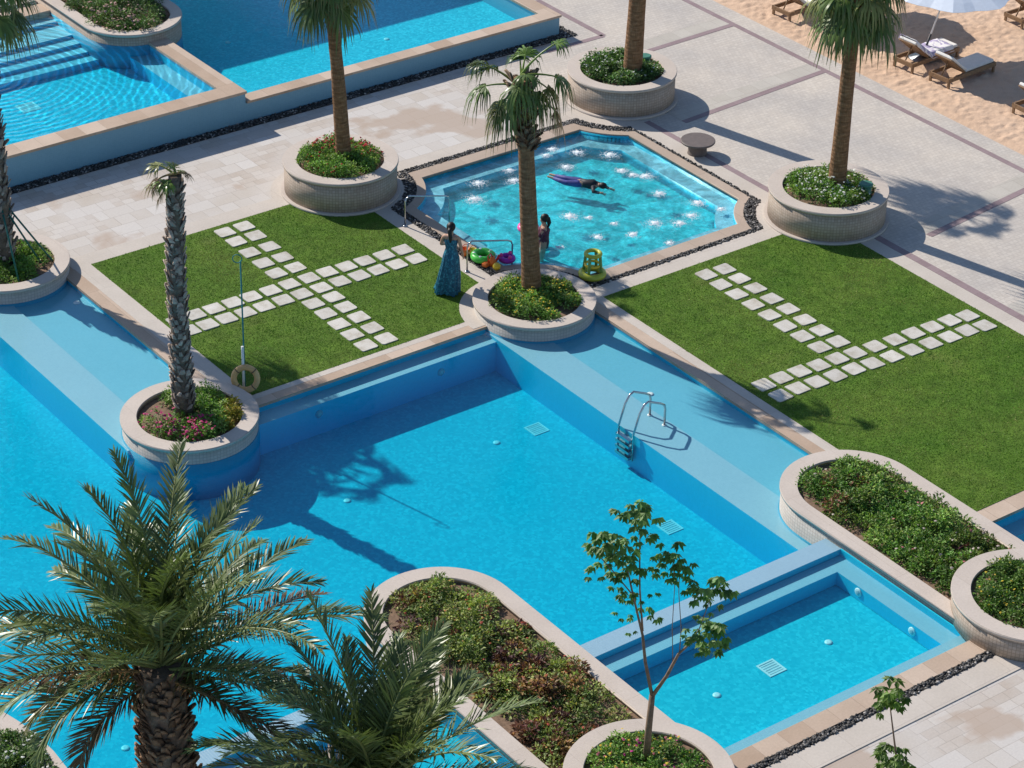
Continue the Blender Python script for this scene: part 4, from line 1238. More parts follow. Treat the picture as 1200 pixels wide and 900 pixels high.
DG = (0.125, 0.165, 0.056)
def date_palm(base, h, rad, label, n, L, seed, extra=(), lean=(0, 0)):
    root = empty('date_palm', base, label, 'palm tree')
    top = off(*lean) + np.array([0, 0, h])
    pts, rr = trunk(root, [(0, 0, 0), tuple(top * 0.5), tuple(top)], rad, 'trunk_rough', 18)
    boots(root, pts, rr, 0.2, h, 620, 0.16, (0.21, 0.13, 0.08), out=0.6)
    for i in range(n):
        f = (i + 0.5) / n
        el = 86 - 78 * f ** 0.95 + rng.normal(0, 6)
        ph_ = (i * 137.5 + seed) % 360
        if f > 0.5 and 225 < ph_ < 315:
            ph_ = (ph_ + 180) % 360; el += 12
        tint = np.array(DG) * rng.uniform(0.75, 1.25)
        if f > 0.85 and rng.random() < 0.5:
            tint = np.array((0.15, 0.085, 0.04))
        if rng.random() < 0.1:
            tint = np.array((0.12, 0.15, 0.035))
        date_frond(root, top + np.array([0, 0, 0.1 - 0.3 * f]), az(ph_), math.radians(el), L * rng.uniform(0.82, 1.08) * (0.8 if i < 3 else 1), math.radians(rng.uniform(38, 72)), tint, rng.normal(0, 0.25))
    for ph, el, l_, bd_, t_ in extra:
        date_frond(root, top + np.array([0, 0, -0.2]), az(ph), math.radians(el), l_, math.radians(bd_), t_)
    return root

PB1 = at(205, 1048, 0.30); PB2 = at(440, 1150, 0.30)
planter(round_out(PB1[:2], 1.2), 0.0, 0.6, 'round planter hidden below the larger feathery palm', PB1[:2], rimw=0.3)
planter(round_out(PB2[:2], 1.2), 0.0, 0.6, 'round planter hidden below the smaller feathery palm', PB2[:2], rimw=0.3)
date_palm((PB1[0], PB1[1], 0.45), 4.15, [0.46, 0.38, 0.32], 'large feathery date palm with thick trunk in front of the blue pool', 45, 3.15, 25,
          [(200, 10, 2.4, 95, DG), (215, -5, 2.0, 85, (0.13, 0.085, 0.04)), (190, 15, 2.2, 80, (0.16, 0.15, 0.05)), (-8, 25, 2.7, 55, DG), (20, 5, 2.2, 60, (0.16, 0.085, 0.035)), (-20, 0, 1.9, 60, DG)])
date_palm((PB2[0], PB2[1], 0.45), 3.3, [0.45, 0.40, 0.32], 'feathery palm whose crown rises from the lower edge, right of the large one', 38, 2.75, 70,
          [(60, 62, 2.6, 35, DG), (5, 25, 2.8, 60, DG), (170, 30, 2.4, 50, DG)])

# sapling and seedling
def whorl(c, n, size, pal, out):
    """Palmate leaf tuft: stalks with drooping leaflets, appended to out."""
    for i in range(n):
        a = rng.uniform(0, 2 * PI); e = rng.uniform(-0.3, 0.9)
        st_ = np.array([math.cos(a) * math.cos(e), math.sin(a) * math.cos(e), math.sin(e)]) * size * rng.uniform(0.5, 1.1)
        p = c + st_
        k = 7
        an = rng.uniform(0, 2 * PI) + np.arange(k) * 2 * PI / k
        D = np.c_[np.cos(an), np.sin(an), np.full(k, -0.7)] + st_ / size * 0.5
        N_ = np.tile([0, 0, 1.0], (k, 1)) + rng.normal(0, .25, (k, 3))
        L = rng.uniform(0.75, 1.15, k) * size * 0.72
        V, F = leaf_arrays(np.tile(p, (k, 1)), D, N_, L, L * 0.52, 0.12)
        col = np.array(pal[rng.integers(len(pal))]) * rng.uniform(0.75, 1.3)
        out.append((V, F, np.repeat(col[None] * rng.uniform(0.8, 1.2, (k, 1)), 4, 0)))

SB = np.array(at(757, 893, 0.55)); SS = FPX / ((SB - CAM) @ FW)
def sp(px, py, dep=0.0):
    return off((px - 757 - 0.052 * (893 - py)) / SS, dep) + np.array([0, 0, (893 - py) / SS / 0.857])
root = empty('sapling', tuple(SB), 'slender forked young tree with tufts of drooping leaves in the front flower planter', 'tree')
bt = MB()
bt.tube([sp(757, 897), sp(760, 850), sp(764, 808)], [0.062, 0.055, 0.047], 'twig', 8)
bt.build('trunk', root)
bb_ = MB()
def branch(pts, r0, r1):
    m = len(pts)
    bb_.tube(pts, list(np.linspace(r0 * .75, r1 * .8, m)), 'twig', 6)
branch([sp(764, 810), sp(756, 770, .05), sp(753, 740, .1), sp(745, 705, .1), sp(735, 660, .12), sp(722, 640, .15)], 0.045, 0.012)
branch([sp(753, 735, .1), sp(750, 690, .2), sp(750, 640, .3), sp(752, 612, .35)], 0.025, 0.008)
branch([sp(764, 810), sp(780, 780, -.1), sp(793, 748, -.2), sp(806, 735, -.2), sp(822, 722, -.3)], 0.045, 0.012)
branch([sp(794, 748, -.2), sp(796, 720, -.15), sp(793, 680, -.1), sp(794, 645, -.05)], 0.012, 0.006)
branch([sp(787, 765, -.15), sp(786, 720, -.1), sp(789, 670, .0), sp(786, 650, .0)], 0.010, 0.006)
branch([sp(808, 733, -.2), sp(816, 712, -.3), sp(824, 685, -.35), sp(828, 672, -.35)], 0.014, 0.006)
branch([sp(740, 690, .1), sp(720, 665, .1), sp(700, 640, .05), sp(694, 630, .05)], 0.015, 0.006)
bb_.build('branches', root)
parts = []
SG = [(0.10, 0.225, 0.05), (0.125, 0.25, 0.06), (0.16, 0.27, 0.07)]
for px, py, d, n, s in [(752, 606, .35, 4, .26), (742, 615, .3, 4, .25), (760, 610, .35, 4, .24), (735, 603, .3, 2, .2), (758, 635, .3, 2, .2), (745, 640, .3, 3, .2), (764, 645, .3, 2, .18), (696, 625, .05, 4, .24), (705, 630, .05, 4, .22), (690, 640, .05, 2, .2), (716, 622, .1, 3, .2),
                        (722, 645, .15, 5, .26), (733, 650, .12, 5, .25), (715, 660, .1, 3, .2), (740, 665, .1, 4, .22), (728, 672, .1, 3, .2), (758, 668, .2, 4, .2), (765, 665, .2, 2, .16), (700, 668, .1, 2, .16), (735, 690, .1, 3, .18), (745, 700, .1, 2, .15), (733, 700, .1, 2, .15),
                        (726, 690, .1, 1, .15), (757, 715, .1, 2, .17), (764, 722, .1, 2, .16), (737, 722, .1, 1, .15), (732, 735, .1, 1, .12), (725, 718, .1, 1, .13), (767, 692, .1, 1, .12),
                        (793, 640, -.05, 5, .22), (786, 648, -.02, 4, .2), (802, 650, -.05, 3, .2), (795, 662, -.05, 3, .18), (784, 668, .0, 3, .17), (803, 672, -.1, 2, .2),
                        (828, 665, -.35, 5, .26), (838, 670, -.35, 4, .22), (818, 668, -.3, 3, .2), (830, 685, -.35, 2, .18), (815, 685, -.3, 2, .15), (838, 695, -.35, 1, .14), (815, 703, -.3, 2, .13),
                        (825, 725, -.3, 5, .26), (835, 720, -.3, 4, .24), (815, 722, -.25, 3, .2), (830, 738, -.3, 4, .22), (818, 742, -.25, 3, .2), (803, 730, -.2, 2, .16)]:
    whorl(sp(px, py, d) + rng.normal(0, .03, 3), int(n * 1.4 + 1), s * 0.86, SG, parts)
V, F, T = soup_parts(parts)
soup('crown', V, F, T, ['leaf'], parent=root)

QB = np.array(at(1052, 1010, 0.33)); QS = FPX / ((QB - CAM) @ FW)
root = empty('seedling', tuple(QB), 'thin stemmed young plant with two leaf tufts over the front paving', 'plant')
def sq(px, py, d=0):
    return off((px - 1052 - 0.104 * (1010 - py)) / QS, d) + np.array([0, 0, (1010 - py) / QS / 0.857])
MB().tube([sq(1052, 1010), sq(1051, 890), sq(1046, 850), sq(1040, 800)], [0.03, 0.02, 0.014, 0.008], 'twig', 6).build('stem', root)
parts = []
LG = [(0.13, 0.22, 0.035), (0.16, 0.25, 0.05), (0.09, 0.16, 0.03)]
for px, py, n, s in [(1040, 800, 6, .22), (1048, 808, 4, .2), (1030, 806, 4, .18), (1040, 815, 4, .18), (1047, 872, 5, .2), (1038, 880, 5, .22), (1055, 888, 5, .2), (1044, 895, 4, .2), (1058, 900, 3, .2)]:
    whorl(sq(px, py) + rng.normal(0, .02, 3), int(n * 1.6), s * 0.95, LG, parts)
V, F, T = soup_parts(parts)
soup('crown', V, F, T, ['leaf'], parent=root)

# ------------------------------------------------------------------ pool fittings
def handrail(x0, x1, y, label, z_end=-0.25):
    pts = [(x0, y, 0.0), (x0, y, 0.62), (x0 + 0.03, y, 0.70), (x0 + 0.12, y, 0.74), (x1 - 0.14, y, 0.47), (x1 - 0.04, y, 0.42), (x1, y, 0.33), (x1, y, z_end)]
    e = empty('handrail', (x0, y, 0), label, 'handrail')
    P = [(p[0] - x0, 0, p[2]) for p in pts]
    MB().tube(P, 0.020, 'chrome', 10).build('rail', e)
    MB().lathe([(0.055, 0.018), (0.055, 0.035), (0.026, 0.05)], (0, 0, 0), 'chrome', 14).build('base_flange', e)
    return e
handrail(1.08, 2.30, 4.75, 'chrome handrail near the red flowered planter at the bubbling pool')
handrail(0.98, 2.20, 2.22, 'chrome handrail in front of the woman beside the green toy ring')

e = empty('pool_ladder', (-0.1, -4.75, -0.1), 'chrome pool ladder with two hoop handrails on the shallow ledge', 'pool ladder')
for y in (0.22, -0.24):
    hr_ = MB().tube([(-0.06, y, -0.55), (-0.06, y, 0.05), (0.08, y, 0.50), (0.18, y, 0.66), (0.28, y, 0.70), (0.60, y, 0.55), (0.70, y, 0.48), (0.73, y, 0.38), (0.73, y, 0.01)], 0.024, 'chrome', 10).build('handrail', e)
    MB().lathe([(0.05, -0.015), (0.05, 0.01), (0.025, 0.02)], (0.73, y, 0), 'white_plastic', 12).build('base_flange', hr_)
for i in range(4):
    MB().obox((-0.10, -0.01, -0.10 - 0.135 * i), (0.055, 0, 0.0), (0, 0.21, 0), (0, 0, 0.03), 'chrome').build('step', e)

def drain(px, py, z, label, s=0.19):
    p = at(px, py, z)
    e = empty('pool_drain', p, label, 'pool drain', 'square floor drains of the pools')
    MB().prism([(-s, -s), (s, -s), (s, s), (-s, s)], 0.002, 0.012, 'white_plastic', holes=[[(-s + .035, -s + .035), (s - .035, -s + .035), (s - .035, s - .035), (-s + .035, s - .035)]]).build('frame', e)
    g_ = MB().box(-s + .035, s - .035, -s + .035, s - .035, 0.001, 0.004, 'grate_grey')
    for k in range(5):
        y = -s + .07 + k * (2 * s - .14) / 4
        g_.box(-s + .035, s - .035, y - .012, y + .012, 0.004, 0.009, 'white_plastic')
    g_.build('grate', e)
drain(629, 503, -0.88, 'white square floor drain in the middle of the deep pool')
drain(785, 618, -0.88, 'white square floor drain in the deep pool behind the sapling leaves')
drain(904, 783, -0.13, 'white square floor drain in the front splash pool')
drain(361, 47, 0.03, 'white square floor drain in the shaded raised pool')
drain(33, 126, 0.16, 'white square floor drain under the rippled raised pool', 0.24)
def inlet(px, py, z, label, grp='round floor inlets of the pools'):
    p = at(px, py, z)
    e = empty('pool_inlet', p, label, 'pool inlet', grp)
    MB().lathe([(0.075, 0.002), (0.072, 0.012), (0.03, 0.02)], (0, 0, 0), 'white_plastic', 16).build('cap', e)
inlet(582, 519, -0.88, 'round white floor inlet beside the deep pool drain')
inlet(407, 587, -0.88, 'round white floor inlet below the palm shadow in the deep pool')
inlet(11, 732, -0.88, 'round white floor inlet left of the large feathery palm')
inlet(147, 877, -0.88, 'round white floor inlet beside the thick feathery palm trunk')
inlet(971, 753, -0.13, 'round white floor inlet on the right of the splash pool drain')
inlet(840, 815, -0.13, 'round white floor inlet on the left of the splash pool drain')
inlet(267, 50, 0.03, 'round white floor inlet in the raised pool beside the dark shade')
inlet(453, 46, 0.03, 'round white floor inlet in the raised pool behind the propped palms\' row')
inlet(762, 462, -0.145, 'round white inlet on the shallow ledge above the ladder')
inlet(90, 355, -0.145, 'round white inlet on the shallow ledge under the propped palm planter')
def wall_light(x, y, z, label):
    e = empty('pool_light', (x, y, z), label, 'pool light', 'round lights in the pool walls')
    def tr(mb):
        mb.v = [(-(c), a, b) for a, b, c in mb.v]; mb.f = [f for f in mb.f]; return mb
    tr(MB().lathe([(0.085, 0.0), (0.085, 0.012), (0.06, 0.02)], (0, 0, 0), 'white_plastic', 18)).build('bezel', e)
    tr(MB().lathe([(0.055, 0.019), (0.04, 0.028), (0.01, 0.03)], (0, 0, 0), 'grate_grey', 16)).build('lens', e)
def on_x(px, py, X):
    d = FW * FPX + RT * (px - 600) - UP * (py - 450); t = (X - CAM[0]) / d[0]; p = CAM + d * t
    return X, float(p[1]), float(p[2])
wall_light(*on_x(1006, 694, -0.262), 'round pool light nearer the weir in the splash pool side step')
wall_light(*on_x(1069, 740, -0.262), 'round pool light nearer the front paving in the splash pool side step')

def y_light(px, py, Yp, label):
    d = FW * FPX + RT * (px - 600) - UP * (py - 450); t = (Yp - CAM[1]) / d[1]; p = CAM + d * t
    e = empty('pool_light', (float(p[0]), Yp, float(p[2])), label, 'pool light', 'round lights in the pool walls')
    def tr(mb):
        mb.v = [(a, -c, b) for a, b, c in mb.v]; return mb
    tr(MB().lathe([(0.085, 0.0), (0.085, 0.012), (0.06, 0.02)], (0, 0, 0), 'pool_tile', 18)).build('bezel', e)
    tr(MB().lathe([(0.055, 0.019), (0.04, 0.028), (0.01, 0.03)], (0, 0, 0), 'grate_grey', 16)).build('lens', e)
y_light(517, 436, -0.341, 'round pool light in the shaded wall nearest the tall palm')
y_light(374, 485, -0.341, 'round pool light in the shaded wall nearest the lifebuoy')

# lifebuoy stand
b = np.array(at(286, 459, 0.0))
e = empty('lifebuoy_post', tuple(b), 'pale wooden post of the lifebuoy at the lawn corner', 'post')
MB().tube([(0, 0, 0), (0, 0, 1.05)], 0.026, 'white_plastic', 10).lathe([(0.06, 0.0), (0.06, 0.02), (0.03, 0.03)], (0, 0, 0), 'metal_grey', 14).build('post', e)
MB().tube([(0, 0, 0.62), tuple(-AW * 0.07 + np.array([0, 0, 0.62]))], 0.012, 'metal_grey', 6).build('hook', e)
lb = MB()
ax = unit(np.array([-AW[0], -AW[1], 0.25]))
cb = b + np.array([0, 0, 0.36]) + off(0.05, -0.09)
lb.torus(cb, 0.235, 0.062, 'buoy_orange', axis=ax, n=36, k=12)
e = tag(lb.build('lifebuoy', origin=tuple(cb)), 'orange tan lifebuoy ring hanging on its post at the lawn corner', 'lifebuoy')
s_ = unit(np.cross(ax, [0, 0, 1])); q_ = np.cross(ax, s_)
for k in range(4):
    a = PI / 4 + k * PI / 2
    rdir = math.cos(a) * s_ + math.sin(a) * q_; tdir = -math.sin(a) * s_ + math.cos(a) * q_
    MB().torus(rdir * 0.235, 0.064, 0.010, 'buoy_strap', axis=tdir, n=16, k=6).build('strap', e)
e = empty('rescue_pole', tuple(b + off(0.02, 0.05)), 'tall thin teal rescue pole with hooked tip behind the lifebuoy', 'rescue pole')
MB().tube([(0, 0, 0.05), (0, 0, 2.95)], 0.017, 'pole_teal', 8).build('pole', e)
MB().torus((-0.07, 0, 3.02), 0.09, 0.010, 'pole_teal', axis=tuple(AW), n=20, k=6).build('hook', e)

# green props of the corner palm
def prop(a, b_, label):
    o = MB().tube([a, b_], 0.022, 'prop_green', 8).build('support_pole', origin=a)
    tag(o, label, 'support pole', 'green poles propping the corner palm')
tz = np.array(at(4, 306, 0.2))
prop(tuple(tz + np.array([0.05, 0, 1.30]) + off(0.18, -0.05)), at(62, 306, 0.2), 'longest slanting green pole propping the palm at the left edge')
prop(tuple(tz + np.array([0.05, 0, 1.18]) + off(0.19, -0.12)), at(48, 308, 0.2), 'shorter slanting green pole propping the palm at the left edge')
prop(tuple(tz + np.array([0, 0, 1.35]) + off(0.12, -0.22)), at(22, 330, 0.2), 'near upright green pole in front of the propped palm trunk')

def lid(px, py, z, label):
    p = at(px, py, z)
    e = empty('valve_cover', p, label, 'valve cover')
    MB().lathe([(0.14, -0.3), (0.13, -0.02)], (0, 0, 0), 'lid_green', 20).build('body', e)
    MB().lathe([(0.16, -0.02), (0.16, 0.02), (0.13, 0.035)], (0, 0, 0), 'lid_green', 20).build('lid', e)
lid(1015, 216, 0.97, 'green round cover among white flowers beside the leaning palm')
lid(756, 66, 0.97, 'green round cover at the foot of the thick smooth palm')

p = at(817, 180, 0.0)
e = empty('side_table', p, 'low round brown table on the paving beside the bubbling pool', 'table')
MB().lathe([(0.40, 0.31), (0.415, 0.33), (0.415, 0.355), (0.40, 0.365)], (0, 0, 0), 'table_brown', 40).build('tabletop', e)
MB().lathe([(0.25, 0.0), (0.23, 0.04), (0.22, 0.27), (0.25, 0.31)], (0, 0, 0), 'table_brown', 28).build('pedestal', e)

# ------------------------------------------------------------------ beach furniture
def lounger(x, y, label, towel=False, rot=0.0):
    e = empty('sun_lounger', (x, y, 0.0), label, 'sun lounger', 'wooden sun loungers on the sand')
    e.rotation_euler = (0, 0, rot); e.scale = (0.9, 0.95, 0.92)
    f = MB()
    W = 0.33
    f.obox((1.0, W, 0.24), (1.0, 0, 0), (0, .022, 0), (0, 0, .06), 'wood').obox((1.0, -W, 0.24), (1.0, 0, 0), (0, .022, 0), (0, 0, .06), 'wood')
    f.obox((0.02, 0, 0.24), (.022, 0, 0), (0, W, 0), (0, 0, .06), 'wood').obox((1.98, 0, 0.24), (.022, 0, 0), (0, W, 0), (0, 0, .06), 'wood')
    for k in range(9):
        f.obox((0.80 + k * 0.14, 0, 0.275), (.05, 0, 0), (0, W - .02, 0), (0, 0, .012), 'wood')
    f.build('frame', e)
    for lx in (0.06, 1.94):
        for ly in (-W + .01, W - .01):
            MB().obox((lx, ly, 0.10), (.03, 0, 0), (0, .03, 0), (0, 0, .13), 'wood').build('leg', e)
    a = math.radians(38)
    ux = np.array([-math.cos(a), 0, math.sin(a)]); uz = np.array([math.sin(a), 0, math.cos(a)])
    h0 = np.array([0.76, 0, 0.30])
    bk = MB()
    for ly in (-W + .05, W - .05):
        bk.obox(h0 + ux * 0.40 + np.array([0, ly, 0]), ux * 0.42, (0, .025, 0), uz * .018, 'wood')
    for k in range(6):
        bk.obox(h0 + ux * (0.06 + 0.145 * k), ux * 0.055, (0, W - .05, 0), uz * .012, 'wood')
    bk_ = bk.build('backrest', e)
    MB().tube([tuple(h0 + ux * 0.55), (0.12, 0, 0.26)], 0.02, 'wood', 6).build('prop', bk_)
    cu = MB()
    cu.obox((1.36, 0, 0.335), (0.60, 0, 0), (0, W - .03, 0), (0, 0, .045), 'cushion')
    cu.obox(h0 + ux * 0.42 + uz * 0.065, ux * 0.43, (0, W - .03, 0), uz * .045, 'cushion')
    o = cu.build('cushion', e)
    bv = o.modifiers.new('bevel', 'BEVEL'); bv.width = 0.03; bv.segments = 3
    return e
lounger(16.55, 3.55, 'wooden sun lounger with bare white cushion beside the parasol foot', rot=0.06)
lounger(16.45, 4.75, 'wooden sun lounger under a printed towel beside the parasol foot', rot=0.06)
c = at(1186, 30, 0); lounger(c[0], c[1], 'wooden sun lounger at the top right corner of the beach')
c = at(1196, 138, 0); lounger(c[0], c[1], 'wooden sun lounger cut off by the right edge below the parasol shadow')
c = at(914, 22, 0); lounger(c[0], c[1], 'wooden sun lounger behind the leaning palm crown', rot=0.05)
tw = MB()
n1, n2 = 22, 10
def tz_(u):      # towel follows backrest then seat of the lounger
    if u < 0.42:
        k = u / 0.42
        a = math.radians(38); return 0.76 - 0.84 * math.cos(a) * (1 - k) + 0.05, 0.30 + 0.84 * math.sin(a) * (1 - k) + 0.125
    return 0.81 + (u - 0.42) / 0.58 * 0.95, 0.392
b0 = len(tw.v)
for i in range(n1 + 1):
    for j in range(n2 + 1):
        u, v = i / n1, j / n2 * 2 - 1
        x, z = tz_(u)
        dz = 0.018 * mn.noise((x * 6, v * 4, 2)) - (0.16 * max(0, abs(v) - 0.8) / 0.2 if abs(v) > 0.8 else 0)
        tw.v.append((x, v * 0.36, z + dz + 0.012))
for i in range(n1):
    for j in range(n2):
        q = [b0 + i * (n2 + 1) + j, b0 + (i + 1) * (n2 + 1) + j, b0 + (i + 1) * (n2 + 1) + j + 1, b0 + i * (n2 + 1) + j + 1]
        tw.face(q, 'towel_print', [(0, 0), (1, 0), (1, 1), (0, 1)], True)
o = tw.build('towel'); o.location = (16.45, 4.75, 0); o.rotation_euler = (0, 0, 0.06); o.scale = (0.9, 0.95, 0.92)
o.modifiers.new('thickness', 'SOLIDIFY').thickness = 0.014
tag(o, 'white towel with violet print spread over the sun lounger', 'towel')

def parasol(base, tip, label, r=1.75, zr=1.95):
    e = empty('parasol', base, label, 'parasol', 'beach parasols')
    top = np.array(tip)
    MB().tube([(0, 0, 0.03), tuple(top * 0.28)], 0.03, 'dark_metal', 10).build('pole_foot', e)
    MB().tube([tuple(top * 0.28), tuple(top)], 0.022, 'cushion', 10).build('pole', e)
    MB().lathe([(0.34, 0.02), (0.34, 0.06), (0.08, 0.09), (0.05, 0.2)], (0, 0, 0), 'metal_grey', 24).build('base', e)
    m = MB(); n = 8; K = 5
    b0 = len(m.v)
    for i in range(K + 1):
        for k in range(n * 4):
            a = 2 * PI * k / (n * 4); f = i / K
            sc = 1 - 0.05 * (1 - math.cos((k % 4) / 4 * 2 * PI)) * f
            m.v.append((top[0] + r * f * sc * math.cos(a), top[1] + r * f * sc * math.sin(a), top[2] - 0.52 * f ** 1.15 - (0.02 * math.sin((k % 4) / 4 * PI)) * f))
    N_ = n * 4
    for i in range(K):
        for k in range(N_):
            k2 = (k + 1) % N_
            m.face([b0 + i * N_ + k, b0 + (i + 1) * N_ + k, b0 + (i + 1) * N_ + k2, b0 + i * N_ + k2], 'canopy_cloth', [(0, 0), (1, 0), (1, 1), (0, 1)])
    o = m.build('canopy', e); o.modifiers.new('thickness', 'SOLIDIFY').thickness = 0.008
    for k in range(n):
        a = 2 * PI * k / n
        MB().tube([(top[0], top[1], top[2] - .03), (top[0] + r * .98 * math.cos(a), top[1] + r * .98 * math.sin(a), top[2] - .54)], 0.008, 'cushion', 5).build('rib', o)
    return e
parasol(at(1080, 69, 0), tuple(off(0.62, 0.1) + np.array([0, 0, 2.45])), 'pale blue beach parasol with slanting pole between the two sun loungers', r=1.65)
parasol(at(962, 14, 0), tuple(off(0.3, 0.2) + np.array([0, 0, 2.45])), 'pale blue beach parasol behind the leaning palm crown', r=1.6)

# added roof on posts, out of view beyond the far pool, to shade its water
e = empty('added_shade_roof', (4.5, 22.5, 0.0), 'added flat roof on posts, out of view, shading the raised pool', 'added_shade_roof')
MB().box(-4.2, 4.3, -2.35, 4, 4.2, 4.45, 'kerb_stone').build('roof', e)
for sx in (-4, 4):
    for sy in (-2.0, 3.7):
        MB().box(sx - .1, sx + .1, sy - .1, sy + .1, 0, 4.2, 'kerb_stone').build('post', e)

# ------------------------------------------------------------------ toys
def on_cop(px, py, z=0.03):
    return at(px, py, z)
p = on_cop(566, 304); o = MB().torus((0, 0, 0.09), 0.20, 0.085, 'toy_green', n=30, k=12).build('swim_ring'); o.location = p
tag(o, 'bright green inflatable swim ring lying by the handrail', 'swim ring')
for k in range(5):
    a = k * 2 * PI / 5
    MB().ellipsoid((0.20 * math.cos(a), 0.20 * math.sin(a), 0.168), (0.035, 0.035, 0.012), 'toy_white', 10, 6).build('dot', o)
p = on_cop(594, 306); o = MB().torus((0, 0, 0.07), 0.13, 0.065, 'toy_purple', n=26, k=10).build('swim_ring'); o.location = p
tag(o, 'purple inflatable swim ring with pink knobs beside the tall palm planter', 'swim ring')
for k in range(3):
    a = 0.4 + k * 2.1
    MB().ellipsoid((0.13 * math.cos(a), 0.13 * math.sin(a), 0.14), (0.05, 0.04, 0.06), 'toy_pink', 10, 6).build('knob', o)
def bucket(px, py, mat, rim, label, s=1.0):
    e = empty('toy_bucket', on_cop(px, py), label, 'toy bucket')
    MB().lathe([(0.075 * s, 0.0), (0.10 * s, 0.17 * s), (0.085 * s, 0.17 * s), (0.065 * s, 0.02 * s)], (0, 0, 0), mat, 20).build('pail', e)
    MB().tube([(0.1 * s * math.cos(a), 0, 0.17 * s + 0.1 * s * math.sin(a)) for a in np.linspace(0, PI, 10)], 0.008, rim, 6).build('handle', e)
bucket(545, 299, 'toy_orange', 'toy_red', 'orange toy bucket right behind the woman\'s hand')
bucket(554, 299, 'toy_yellow', 'toy_orange', 'yellow toy bucket left of the green swim ring', 0.9)
e = empty('toy_watering_can', on_cop(577, 311), 'red and orange toy watering can in front of the green swim ring', 'toy')
MB().lathe([(0.085, 0), (0.09, 0.12), (0.06, 0.16), (0.05, 0.22)], (0, 0, 0), 'toy_orange', 18).build('body', e)
MB().tube([(0.08, 0, 0.05), (0.19, 0, 0.2)], [0.02, 0.03], 'toy_red', 8).build('spout', e)
MB().tube([(0, 0, 0.21), (-.05, 0, .31), (-0.13, 0, 0.26), (-0.1, 0, 0.1)], 0.014, 'toy_red', 8).build('handle', e)
p = on_cop(570, 312); o = MB().obox((0, 0, .05), (.09, .02, 0), (-.02, .06, 0), (0, 0, .05), 'toy_orange').build('toy_block'); o.location = p
o.modifiers.new('bevel', 'BEVEL').width = 0.02
tag(o, 'small orange toy block in front of the green swim ring', 'toy')
p = on_cop(582, 316); o = MB().ellipsoid((0, 0, .08), (.09, .09, .085), 'toy_yellow', 18, 12).build('toy_ball'); o.location = p
tag(o, 'small yellow ball beside the rim of the tall palm planter', 'ball')
e = empty('inflatable_hoop', on_cop(694, 324), 'yellow green inflatable hoop toy standing behind the tall palm planter', 'pool toy')
MB().torus((0, 0, 0.08), 0.235, 0.075, 'toy_lime', n=30, k=12).build('base_ring', e)
MB().torus((0, 0, 0.56), 0.16, 0.045, 'toy_lime', n=28, k=10).build('hoop', e)
MB().torus((0, 0, 0.30), 0.16, 0.03, 'toy_yellow', n=28, k=8).build('middle_ring', e)
for k in range(4):
    a = k * PI / 2 + 0.5
    MB().tube([(0.21 * math.cos(a), 0.21 * math.sin(a), 0.1), (0.165 * math.cos(a), 0.165 * math.sin(a), 0.55)], 0.035, 'toy_olive', 8).build('post', e)

# ------------------------------------------------------------------ foam of the bubbling pool
FO = [(677, 179, 1), (715, 182, 1.2), (664, 196, 1), (729, 200, .9), (757, 207, 1.2), (742, 205, .7), (773, 227, 1), (767, 262, 1.2), (742, 275, .8), (701, 278, .8), (668, 254, 1.2), (797, 262, 1), (648, 175, .8), (603, 212, 1.1), (561, 215, 1.1), (556, 234, 1.4), (597, 200, .8), (818, 238, 1.1), (810, 253, 1), (845, 245, .6), (640, 182, .7), (690, 255, .5), (720, 262, .5), (785, 285, .6), (655, 290, .6)]
Vs, Fs, Ts, nb = [], [], [], 0
for px, py, s in FO:
    c = np.array(at(px, py, -0.045))
    k = int(620 * s)
    lob = rng.uniform(0, 2 * PI, 4); am = rng.uniform(0.15, 0.5, 4)
    a = rng.uniform(0, 2 * PI, k)
    sh = 1 + sum(am[q] * np.cos((q + 1) * a + lob[q]) for q in range(4)) * 0.7
    rad = np.abs(rng.normal(0, 0.15 * s, k)) * np.clip(sh, 0.25, 2.2)
    far = rng.random(k) < 0.12
    rad = np.where(far, rng.uniform(0.2, 0.55, k) * s, rad)
    r = rng.uniform(0.003, 0.011, k) * np.clip(1.4 - rad / (0.30 * s), 0.35, 1.4)
    P = np.c_[c[0] + rad * np.cos(a), c[1] + rad * np.sin(a), c[2] + 0.018 * s * np.exp(-(rad / (0.09 * s)) ** 2)]
    V = P[:, None] + ICO_V[None] * (r[:, None, None] * np.array([1.4, 1.4, .7]))
    Vs.append(V.reshape(-1, 3)); Fs.append(((np.arange(k) * 12)[:, None, None] + ICO_F[None]).reshape(-1, 3) + nb); nb += k * 12
V = np.concatenate(Vs)
o = soup('foam', V, [np.concatenate(Fs)], np.ones((len(V), 3)), ['foam_white'], smooth=True)
tag(o, 'white patches of bubbles on the water of the bubbling pool', 'foam', kind='stuff')

# ------------------------------------------------------------------ people
def skin_body(name, joints, bones, mats, loc, rotz, tilt=None):
    """One continuous body: joints {name: (x, y, z, r)}, bones as name pairs; pelvis first."""
    names = list(joints)
    me = bpy.data.meshes.new(name)
    me.from_pydata([joints[k][:3] for k in names], [(names.index(a), names.index(b_)) for a, b_ in bones], [])
    o = bpy.data.objects.new(name, me)
    COL.objects.link(o)
    for m_ in mats:
        me.materials.append(MAT[m_])
    sk = o.modifiers.new('skin', 'SKIN')
    sk.use_smooth_shade = True
    for i, k in enumerate(names):
        r = joints[k][3]
        me.skin_vertices[0].data[i].radius = (r, r) if not hasattr(r, '__len__') else r
        me.skin_vertices[0].data[i].use_root = (i == 0)
    ss = o.modifiers.new('smooth', 'SUBSURF'); ss.levels = 2; ss.render_levels = 2
    o.location = loc; o.rotation_euler = (0, 0, rotz)
    return o

